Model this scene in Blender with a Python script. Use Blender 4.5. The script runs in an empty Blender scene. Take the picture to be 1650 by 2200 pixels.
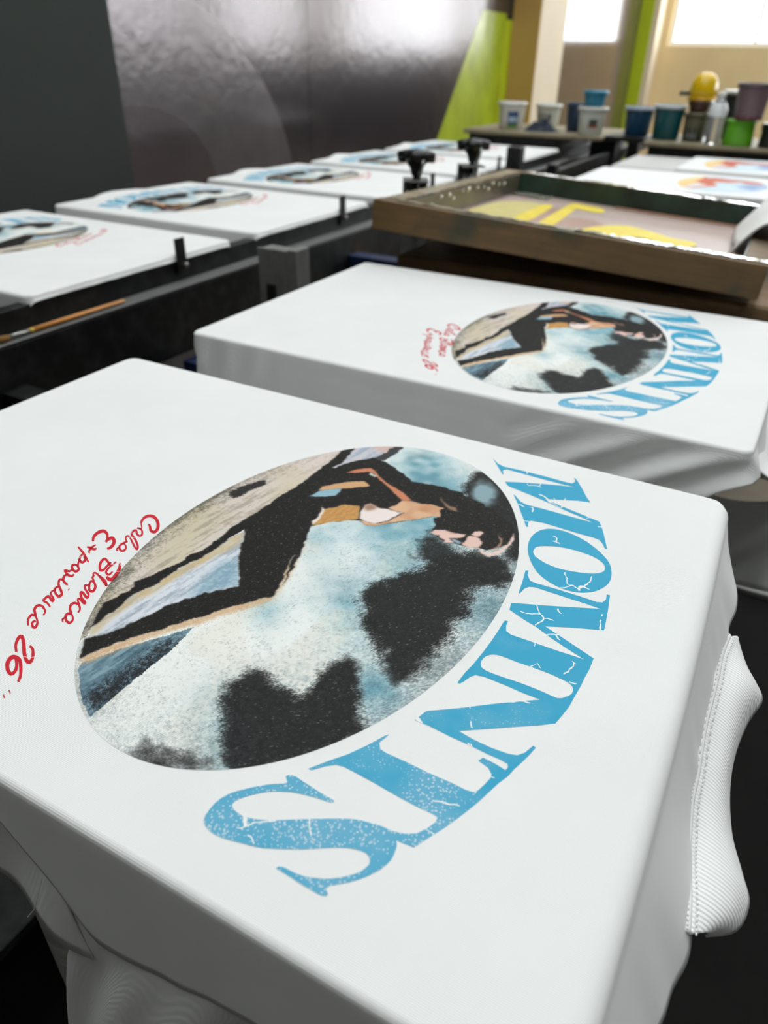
import bpy, math, random
import numpy as np
from mathutils import Vector, Matrix
from mathutils.geometry import tessellate_polygon

# ------------------------------------------------------------------ camera, light, exposure
scene = bpy.context.scene
COL = scene.collection
PITCH, ROLL, YAW, FPX = 0.5582, 0.0224, 0.4831, 1552.8      # fitted to the photograph, 1650 x 2200
fwd = Vector((-math.sin(YAW) * math.cos(PITCH), math.cos(YAW) * math.cos(PITCH), -math.sin(PITCH)))
rgt = Vector((math.cos(YAW), math.sin(YAW), 0.0))
upv = rgt.cross(fwd)
cr_, sr_ = math.cos(ROLL), math.sin(ROLL)
rx, ry = rgt * cr_ + upv * sr_, upv * cr_ - rgt * sr_
cam_data = bpy.data.cameras.new('camera')
cam = bpy.data.objects.new('camera', cam_data)
COL.objects.link(cam)
cam.matrix_world = Matrix(((rx.x, ry.x, -fwd.x, 0.0), (rx.y, ry.y, -fwd.y, 0.0), (rx.z, ry.z, -fwd.z, 0.26), (0, 0, 0, 1)))
cam_data.sensor_fit = 'HORIZONTAL'
cam_data.sensor_width = 36.0
cam_data.lens = 36.0 * FPX / 1650.0
cam_data.clip_start = 0.01
cam_data.dof.use_dof = True
cam_data.dof.focus_distance = 0.40
cam_data.dof.aperture_fstop = 10.5
scene.camera = cam

world = bpy.data.worlds.new('overcast_sky')
scene.world = world
world.use_nodes = True
bg = world.node_tree.nodes['Background']
bg.inputs['Color'].default_value = (0.96, 0.985, 1.0, 1)
bg.inputs['Strength'].default_value = 7.0
scene.view_settings.view_transform = 'Standard'
scene.view_settings.look = 'None'
scene.view_settings.gamma = 1.0
scene.view_settings.use_curve_mapping = False
scene.view_settings.exposure = 0.33
scene.cycles.use_denoising = True
scene.cycles.max_bounces = 8
scene.cycles.diffuse_bounces = 4
scene.cycles.glossy_bounces = 4
scene.cycles.transparent_max_bounces = 12
scene.cycles.caustics_reflective = False
scene.cycles.caustics_refractive = False

# the openings daylight comes through: name, centre, size, rotation.  Portals only steer sampling of the sky.
FLOOR_Z, CEIL_Z = -0.85, 2.5
XL, XR, YB, YF = -2.0, 4.2, -3.0, 9.6
FAR_WIN = [(-1.72, 0.0, 0.45, 1.95), (0.25, 1.9, 0.32, 1.95), (2.55, 4.0, 0.32, 1.95)]      # x0, x1, z0, z1 on wall_far
RIGHT_WIN = [(5.0, 6.7, 0.45, 2.0), (7.4, 9.2, 0.40, 2.0)]   # y0, y1, z0, z1 on wall_right
SKY_WIN = [(-1.35, -0.95), (-0.2, 0.22), (1.1, 1.4)]   # x ranges of the long roof lights
SKY_Y = (-0.9, 8.6)
def portal(name, loc, sx, sy, rot):
    d = bpy.data.lights.new(name, 'AREA'); d.shape = 'RECTANGLE'; d.size = sx; d.size_y = sy
    d.cycles.is_portal = True
    o = bpy.data.objects.new(name, d); COL.objects.link(o); o.location = loc; o.rotation_euler = rot
for a, b, c, d in FAR_WIN: portal('window_portal', ((a + b) / 2, YF + 0.12, (c + d) / 2), b - a, d - c, (-math.pi / 2, 0, 0))
for a, b, c, d in RIGHT_WIN: portal('window_portal', (XR + 0.12, (a + b) / 2, (c + d) / 2), d - c, b - a, (0, math.pi / 2, 0))
for a, b in SKY_WIN: portal('skylight_portal', ((a + b) / 2, sum(SKY_Y) / 2, CEIL_Z + 0.12), b - a, SKY_Y[1] - SKY_Y[0], (0, 0, 0))

# ------------------------------------------------------------------ helpers
rng = np.random.default_rng(7)
random.seed(7)
def srgb(r, g, b):
    f = lambda c: (c / 255 / 12.92) if c / 255 <= 0.04045 else ((c / 255 + 0.055) / 1.055) ** 2.4
    return (f(r), f(g), f(b), 1.0)

class MB:
    """collects vertices and faces of one mesh"""
    def __init__(self): self.v, self.f = [], []
    def add(self, vs, fs):
        n = len(self.v); self.v += [tuple(p) for p in vs]; self.f += [tuple(i + n for i in q) for q in fs]; return self
    def box(self, x0, x1, y0, y1, z0, z1, bev=0.0):
        if bev <= 0:
            vs = [(x, y, z) for z in (z0, z1) for x, y in ((x0, y0), (x1, y0), (x1, y1), (x0, y1))]
            return self.add(vs, [(3, 2, 1, 0), (4, 5, 6, 7), (0, 1, 5, 4), (1, 2, 6, 5), (2, 3, 7, 6), (3, 0, 4, 7)])
        vs, lv = [], [(z0, bev), (z0 + bev, 0), (z1 - bev, 0), (z1, bev)]
        def ring(i): a, b, c, d, k = x0 + i, x1 - i, y0 + i, y1 - i, bev; return [(a + k, c), (b - k, c), (b, c + k), (b, d - k), (b - k, d), (a + k, d), (a, d - k), (a, c + k)]
        for z, i in lv: vs += [(x, y, z) for x, y in ring(i)]
        fs = [tuple(range(7, -1, -1)), tuple(range(24, 32))]
        for r in range(3): fs += [(r * 8 + k, r * 8 + (k + 1) % 8, r * 8 + 8 + (k + 1) % 8, r * 8 + 8 + k) for k in range(8)]
        return self.add(vs, fs)
    def lathe(self, prof, n=28, c=(0, 0), close=True):
        vs = [(c[0] + r * math.cos(2 * math.pi * k / n), c[1] + r * math.sin(2 * math.pi * k / n), z) for r, z in prof for k in range(n)]
        fs = [(i * n + k, i * n + (k + 1) % n, (i + 1) * n + (k + 1) % n, (i + 1) * n + k) for i in range(len(prof) - 1) for k in range(n)]
        if close: fs += [tuple(range(n - 1, -1, -1)), tuple((len(prof) - 1) * n + k for k in range(n))]
        return self.add(vs, fs)
    def tube(self, pts, r, n=10):
        pts = [Vector(p) for p in pts]; vs = []; rs = r if isinstance(r, (list, tuple)) else [r] * len(pts)
        t0 = (pts[1] - pts[0]).normalized(); a = t0.orthogonal().normalized()
        for i, p in enumerate(pts):
            t = (pts[min(i + 1, len(pts) - 1)] - pts[max(i - 1, 0)]).normalized()
            a = (a - t * a.dot(t)).normalized(); b = t.cross(a)
            vs += [p + (a * math.cos(2 * math.pi * k / n) + b * math.sin(2 * math.pi * k / n)) * rs[i] for k in range(n)]
        fs = [(i * n + k, i * n + (k + 1) % n, (i + 1) * n + (k + 1) % n, (i + 1) * n + k) for i in range(len(pts) - 1) for k in range(n)]
        fs += [tuple(range(n - 1, -1, -1)), tuple((len(pts) - 1) * n + k for k in range(n))]
        return self.add(vs, fs)
    def grid(self, rows):
        m = len(rows[0]); vs = [p for r in rows for p in r]
        return self.add(vs, [(i * m + k, i * m + k + 1, (i + 1) * m + k + 1, (i + 1) * m + k) for i in range(len(rows) - 1) for k in range(m - 1)])
    def poly(self, outer, holes=(), z=0.0):
        loops = [[Vector((x, y, 0)) for x, y in l] for l in (outer, *holes)]
        vs = [(p.x, p.y, z) for l in loops for p in l]
        fs = []
        for t in tessellate_polygon(loops):
            a, b, c = (Vector(vs[i]) for i in t)
            if (b - a).cross(c - a).z < 0: t = (t[0], t[2], t[1])
            fs.append(t)
        return self.add(vs, fs)
    def mesh(self, name, mat, smooth=False):
        me = bpy.data.meshes.new(name); me.from_pydata(self.v, [], self.f); me.update()
        if mat: me.materials.append(mat)
        if smooth: me.polygons.foreach_set('use_smooth', [True] * len(me.polygons))
        return me
    def build(self, name, mat, parent=None, smooth=False, loc=None, rot=None):
        return link(name, self.mesh(name, mat, smooth), parent, loc, rot)
def link(name, me, parent=None, loc=None, rot=None):
    o = bpy.data.objects.new(name, me); COL.objects.link(o)
    if parent: o.parent = parent
    if loc: o.location = loc
    if rot: o.rotation_euler = rot
    return o
def tag(o, label, cat, group=None):
    o['label'] = label; o['category'] = cat
    if group: o['group'] = group
    return o
def thing(name, label, cat, loc=(0, 0, 0), rot=(0, 0, 0), group=None):
    o = bpy.data.objects.new(name, None); COL.objects.link(o); o.empty_display_size = 0.05
    o.location = loc; o.rotation_euler = rot
    return tag(o, label, cat, group)
def struct(o): o['kind'] = 'structure'; return o
def soften(o, w, seg=2):
    m = o.modifiers.new('bevel', 'BEVEL'); m.width = w; m.segments = seg; m.limit_method = 'ANGLE'; return o

# ------------------------------------------------------------------ materials
def nodes(name):
    m = bpy.data.materials.new(name); m.use_nodes = True
    nt = m.node_tree; return m, nt, nt.nodes['Principled BSDF']
def nn(nt, kind, **kw):
    n = nt.nodes.new(kind)
    for k, v in kw.items():
        if k in n.inputs: n.inputs[k].default_value = v
        else: setattr(n, k, v)
    return n
def coords(nt, scale=None, kind='Object'):
    tc = nn(nt, 'ShaderNodeTexCoord'); mp = nn(nt, 'ShaderNodeMapping')
    if scale: mp.inputs['Scale'].default_value = scale
    nt.links.new(tc.outputs[kind], mp.inputs['Vector']); return mp.outputs['Vector']
def ramp(nt, src, stops):
    r = nn(nt, 'ShaderNodeValToRGB'); e = r.color_ramp.elements
    while len(e) < len(stops): e.new(0.5)
    for el, (p, c) in zip(e, stops): el.position = p; el.color = c if len(c) == 4 else (*c, 1)
    nt.links.new(src, r.inputs['Fac']); return r.outputs['Color']
def noise(nt, vec, scale, detail=4.0, rough=0.55):
    n = nn(nt, 'ShaderNodeTexNoise', Scale=scale, Detail=detail, Roughness=rough); nt.links.new(vec, n.inputs['Vector']); return n.outputs['Fac']
def bump(nt, p, height, strength, dist, normal=None):
    b = nn(nt, 'ShaderNodeBump', Strength=strength, Distance=dist); nt.links.new(height, b.inputs['Height'])
    if normal: nt.links.new(normal, b.inputs['Normal'])
    nt.links.new(b.outputs['Normal'], p.inputs['Normal']); return b.outputs['Normal']
def mixc(nt, fac, a, b):
    m = nn(nt, 'ShaderNodeMix', data_type='RGBA'); L = nt.links
    for sock, val in ((m.inputs[0], fac), (m.inputs[6], a), (m.inputs[7], b)):
        if hasattr(val, 'is_linked') or isinstance(val, bpy.types.NodeSocket): L.new(val, sock)
        else: sock.default_value = val
    return m.outputs[2]
def math_(nt, op, a, b=None):
    m = nn(nt, 'ShaderNodeMath', operation=op)
    for i, v in enumerate((a, b)):
        if v is None: continue
        if isinstance(v, bpy.types.NodeSocket): nt.links.new(v, m.inputs[i])
        else: m.inputs[i].default_value = v
    return m.outputs[0]
def plain(name, col, rough=0.6, metal=0.0, var=0.12, scale=30, bmp=0.0, spec=0.5, coat=0.0):
    m, nt, p = nodes(name); v = coords(nt)
    c = noise(nt, v, scale)
    lo = tuple(x * (1 - var) for x in col[:3]); hi = tuple(min(1, x * (1 + var)) for x in col[:3])
    nt.links.new(ramp(nt, c, [(0.3, lo), (0.7, hi)]), p.inputs['Base Color'])
    p.inputs['Roughness'].default_value = rough; p.inputs['Metallic'].default_value = metal
    p.inputs['Specular IOR Level'].default_value = spec; p.inputs['Coat Weight'].default_value = coat
    if bmp: bump(nt, p, c, bmp, 0.002)
    return m
def knit(name, rib=False):
    """white cotton jersey: fine knit lines along the body length; the collar version has coarse ribs"""
    m, nt, p = nodes(name); v = coords(nt)
    big = noise(nt, v, 9, 3)
    nt.links.new(ramp(nt, big, [(0.3, srgb(236, 237, 235)), (0.7, srgb(241, 241, 239))]), p.inputs['Base Color'])
    p.inputs['Roughness'].default_value = 0.92; p.inputs['Specular IOR Level'].default_value = 0.15
    p.inputs['Sheen Weight'].default_value = 0.08
    w = nn(nt, 'ShaderNodeTexWave', wave_type='BANDS', bands_direction='Y', Scale=(2 * math.pi / 20 / (0.0022 if rib else 0.00078)), Distortion=0.6 if not rib else 0.2, Detail=1.0)
    nt.links.new(v, w.inputs['Vector'])
    b1 = bump(nt, p, w.outputs['Fac'], 0.55 if rib else 0.4, 0.0006 if rib else 0.00028)
    b2 = bump(nt, p, noise(nt, v, 14, 2), 0.18, 0.004, b1)
    bump(nt, p, noise(nt, v, 900, 2), 0.12, 0.0003, b2)
    return m
M = {}
M['cloth'] = knit('white_jersey'); M['rib'] = knit('white_rib', True)
M['thread'] = plain('white_thread', srgb(238, 238, 236), 0.8)
def picture_mat():
    m, nt, p = nodes('printed_picture'); v = coords(nt)
    a = nn(nt, 'ShaderNodeVertexColor', layer_name='ink')
    n = noise(nt, v, 1500, 2, 0.7)
    nt.links.new(mixc(nt, ramp(nt, n, [(0.60, (0, 0, 0)), (0.82, (0.13, 0.13, 0.13))]), a.outputs['Color'], srgb(225, 225, 222)), p.inputs['Base Color'])
    p.inputs['Roughness'].default_value = 0.75; p.inputs['Specular IOR Level'].default_value = 0.2
    w = nn(nt, 'ShaderNodeTexWave', bands_direction='Y', Scale=2 * math.pi / 20 / 0.00078, Distortion=0.8); nt.links.new(v, w.inputs['Vector'])
    b = bump(nt, p, w.outputs['Fac'], 0.3, 0.0003); bump(nt, p, n, 0.25, 0.0003, b)
    return m
def lettering_mat(name, col, worn=True):
    m, nt, p = nodes(name); v = coords(nt)
    fabric = srgb(238, 239, 237)
    vo = nn(nt, 'ShaderNodeTexVoronoi', feature='DISTANCE_TO_EDGE', Scale=46.0); nt.links.new(v, vo.inputs['Vector'])
    wv = nn(nt, 'ShaderNodeTexNoise', Scale=60.0, Detail=5.0); nt.links.new(v, wv.inputs['Vector'])
    vd = nn(nt, 'ShaderNodeVectorMath', operation='MULTIPLY_ADD'); nt.links.new(wv.outputs['Color'], vd.inputs[0]); vd.inputs[1].default_value = (0.012, 0.012, 0.0); nt.links.new(v, vd.inputs[2])
    nt.links.new(vd.outputs[0], vo.inputs['Vector'])
    line = math_(nt, 'LESS_THAN', vo.outputs['Distance'], 0.015)
    part = math_(nt, 'GREATER_THAN', noise(nt, v, 40, 2), 0.55)
    crack = math_(nt, 'MULTIPLY', line, part)
    dots = nn(nt, 'ShaderNodeTexVoronoi', feature='F1', Scale=720.0); nt.links.new(v, dots.inputs['Vector'])
    sep = nn(nt, 'ShaderNodeSeparateXYZ'); nt.links.new(v, sep.inputs[0])
    side = nn(nt, 'ShaderNodeMapRange'); nt.links.new(sep.outputs['Y'], side.inputs[0])
    side.inputs[1].default_value = 0.07; side.inputs[2].default_value = -0.17; side.inputs[3].default_value = -0.28; side.inputs[4].default_value = 0.27
    amt = math_(nt, 'ADD', side.outputs[0], math_(nt, 'MULTIPLY', math_(nt, 'SUBTRACT', noise(nt, v, 26, 3), 0.5), 0.9))
    dot = math_(nt, 'MULTIPLY', math_(nt, 'LESS_THAN', dots.outputs['Distance'], math_(nt, 'MINIMUM', math_(nt, 'MULTIPLY', amt, 1.3), 0.34)), 0.6)
    fade = math_(nt, 'MULTIPLY', math_(nt, 'MAXIMUM', amt, 0.0), 0.45)
    wear = math_(nt, 'MAXIMUM', math_(nt, 'MAXIMUM', crack, dot), fade) if worn else math_(nt, 'MULTIPLY', crack, 0.4)
    nt.links.new(mixc(nt, wear, col, fabric), p.inputs['Base Color'])
    p.inputs['Roughness'].default_value = 0.7; p.inputs['Specular IOR Level'].default_value = 0.25
    w = nn(nt, 'ShaderNodeTexWave', bands_direction='Y', Scale=2 * math.pi / 20 / 0.00078, Distortion=0.8); nt.links.new(v, w.inputs['Vector'])
    bump(nt, p, w.outputs['Fac'], 0.2, 0.0003)
    return m
M['picture'] = picture_mat()
M['blue_ink'] = lettering_mat('blue_ink', srgb(58, 164, 200)); M['red_ink'] = lettering_mat('red_ink', srgb(205, 38, 52), False)
def wood_mat(name, c1, c2, c3, rough=0.6, coat=0.0):
    m, nt, p = nodes(name); v = coords(nt, (1.5, 14, 14)); n = noise(nt, v, 7, 6, 0.65); v2 = coords(nt); s = noise(nt, v2, 11, 5)
    base = ramp(nt, n, [(0.3, c1), (0.7, c2)])
    nt.links.new(mixc(nt, ramp(nt, s, [(0.52, (0, 0, 0)), (0.68, (0.8, 0.8, 0.8))]), base, c3), p.inputs['Base Color'])
    p.inputs['Roughness'].default_value = rough; p.inputs['Coat Weight'].default_value = coat
    bump(nt, p, n, 0.25, 0.002); return m
M['frame_wood'] = wood_mat('stained_frame_wood', srgb(92, 72, 42), srgb(122, 92, 54), srgb(58, 62, 50))
M['board_wood'] = wood_mat('plywood_board', srgb(120, 92, 60), srgb(158, 126, 88), srgb(96, 72, 48))
M['shelf_wood'] = wood_mat('dusty_board', srgb(120, 110, 86), srgb(150, 138, 110), srgb(88, 78, 58))
M['grey_board'] = plain('grey_board', srgb(196, 194, 192), 0.5, var=0.04, scale=6)
M['green_stain'] = plain('green_stained_wood', srgb(38, 62, 52), 0.35, var=0.5, scale=14, bmp=0.1)
M['murky_stain'] = plain('murky_stained_wood', srgb(92, 86, 72), 0.3, var=0.4, scale=18, bmp=0.1)
M['old_tape'] = plain('yellowed_tape', srgb(150, 138, 112), 0.3, var=0.4, scale=60, bmp=0.8)
M['tape'] = plain('clear_tape', srgb(190, 186, 170), 0.12, var=0.35, scale=60, bmp=0.9, coat=1.0)  # pale base colour also stands for the tape's white highlight
M['screen'] = plain('screen_fabric', srgb(168, 146, 136), 0.45, var=0.05, scale=20)
M['yellow_ink'] = plain('wet_yellow_ink', srgb(222, 198, 20), 0.55, var=0.1, scale=40)
M['pale_ink'] = plain('thin_yellow_ink', srgb(196, 182, 110), 0.55, var=0.08, scale=40)
M['brown_ink'] = plain('thin_brown_ink', srgb(160, 120, 100), 0.35, var=0.1, scale=40)
def steel_mat(name, col, rough, rust):
    m, nt, p = nodes(name); v = coords(nt); s = noise(nt, v, 6, 5); d = noise(nt, v, 40, 4)
    base = mixc(nt, ramp(nt, d, [(0.45, (0, 0, 0)), (0.75, (0.35, 0.35, 0.35))]), col, srgb(70, 70, 70))
    nt.links.new(mixc(nt, ramp(nt, s, [(0.62, (0, 0, 0)), (0.70, (rust, rust, rust))]), base, srgb(88, 50, 28)), p.inputs['Base Color'])
    p.inputs['Roughness'].default_value = rough; p.inputs['Metallic'].default_value = 0.2; bump(nt, p, d, 0.2, 0.001); return m
M['black_steel'] = steel_mat('black_painted_steel', srgb(16, 16, 17), 0.45, 0.5)
M['pale_steel'] = steel_mat('pale_steel', srgb(112, 112, 110), 0.42, 0.2)
M['grey_steel'] = steel_mat('grey_steel', srgb(128, 128, 124), 0.5, 0.15)
M['blue_paint'] = plain('blue_paint', srgb(12, 32, 66), 0.5)
M['chrome'] = plain('zinc_steel', srgb(150, 150, 144), 0.3, 0.9, 0.1)
M['black_plastic'] = plain('black_plastic', srgb(16, 17, 17), 0.35, var=0.2)
def mural(name, col, rough, bmp, coat=0.5):
    m, nt, p = nodes(name); v = coords(nt, None)
    n = noise(nt, v, 5, 6, 0.6)
    lo = tuple(x * 0.8 for x in col[:3]); hi = tuple(x * 1.2 for x in col[:3])
    nt.links.new(ramp(nt, n, [(0.3, lo), (0.7, hi)]), p.inputs['Base Color'])
    p.inputs['Roughness'].default_value = rough; p.inputs['IOR'].default_value = 1.95; p.inputs['Specular Tint'].default_value = (1.0, 0.9, 0.93, 1)
    b = bump(nt, p, noise(nt, v, 9, 4, 0.6), bmp, 0.01)
    bump(nt, p, noise(nt, v, 42, 3), bmp * 0.5, 0.003, b); return m
M['mural_dark'] = mural('glossy_aubergine_print', srgb(36, 32, 36), 0.17, 0.10)
M['mural_grey'] = mural('glossy_grey_print', srgb(72, 68, 70), 0.20, 0.16)
M['mural_plum'] = mural('glossy_plum_print', srgb(58, 50, 53), 0.20, 0.16)
M['mural_brown'] = mural('glossy_brown_print', srgb(70, 58, 52), 0.10, 0.04)
M['mural_green'] = mural('glossy_lime_print', srgb(150, 168, 18), 0.22, 0.10)
M['lime_paint'] = plain('lime_paint', srgb(176, 192, 20), 0.5, var=0.05, scale=4)
M['charcoal'] = plain('matte_charcoal_paint', srgb(56, 60, 57), 0.85, var=0.08, scale=3, spec=0.2)
M['black_paint'] = plain('black_paint', srgb(24, 23, 22), 0.5)
M['beige'] = plain('cream_wall_paint', srgb(226, 202, 152), 0.7, var=0.05, scale=3)
M['beige_pillar'] = plain('pale_cream_pillar_paint', srgb(214, 198, 172), 0.7, var=0.05, scale=3)
M['dark_wall'] = plain('dark_brown_wall_paint', srgb(52, 47, 48), 0.8, var=0.06, scale=2)
M['ochre'] = plain('ochre_pillar_face', srgb(190, 152, 84), 0.7, var=0.05, scale=3)
M['dim_wall'] = plain('grey_wall_paint', srgb(96, 94, 90), 0.85, var=0.06, scale=2)
M['ceiling'] = plain('ceiling_paint', srgb(196, 194, 190), 0.9, var=0.04, scale=2)
def concrete(name, a, b):
    m, nt, p = nodes(name); v = coords(nt); n = noise(nt, v, 3, 7, 0.62)
    nt.links.new(ramp(nt, n, [(0.3, a), (0.7, b)]), p.inputs['Base Color']); p.inputs['Roughness'].default_value = 0.9; p.inputs['Specular IOR Level'].default_value = 0.08
    bump(nt, p, noise(nt, v, 60, 4), 0.15, 0.002); return m
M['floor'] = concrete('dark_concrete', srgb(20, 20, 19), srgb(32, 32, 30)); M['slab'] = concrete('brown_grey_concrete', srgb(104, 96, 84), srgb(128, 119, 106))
M['white'] = plain('white_enamel', srgb(235, 235, 232), 0.5, var=0.03)
def glass_mat():
    m = bpy.data.materials.new('window_glass'); m.use_nodes = True; nt = m.node_tree; nt.nodes.clear()
    out = nn(nt, 'ShaderNodeOutputMaterial'); mx = nn(nt, 'ShaderNodeMixShader', Fac=0.05)
    t = nn(nt, 'ShaderNodeBsdfTransparent', Color=(0.97, 0.98, 0.98, 1)); g = nn(nt, 'ShaderNodeBsdfGlossy', Roughness=0.02)
    nt.links.new(t.outputs[0], mx.inputs[1]); nt.links.new(g.outputs[0], mx.inputs[2]); nt.links.new(mx.outputs[0], out.inputs['Surface']); return m
M['glass'] = glass_mat()
def clear_mat(name, col, fac):
    m = bpy.data.materials.new(name); m.use_nodes = True; nt = m.node_tree; p = nt.nodes['Principled BSDF']
    p.inputs['Base Color'].default_value = col; p.inputs['Roughness'].default_value = 0.12; p.inputs['Transmission Weight'].default_value = fac; p.inputs['IOR'].default_value = 1.2; return m
M['clear_plastic'] = clear_mat('clear_plastic', (0.9, 0.92, 0.93, 1), 0.75)
M['yellow_plastic'] = clear_mat('yellow_plastic', srgb(222, 176, 14), 0.15)

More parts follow.
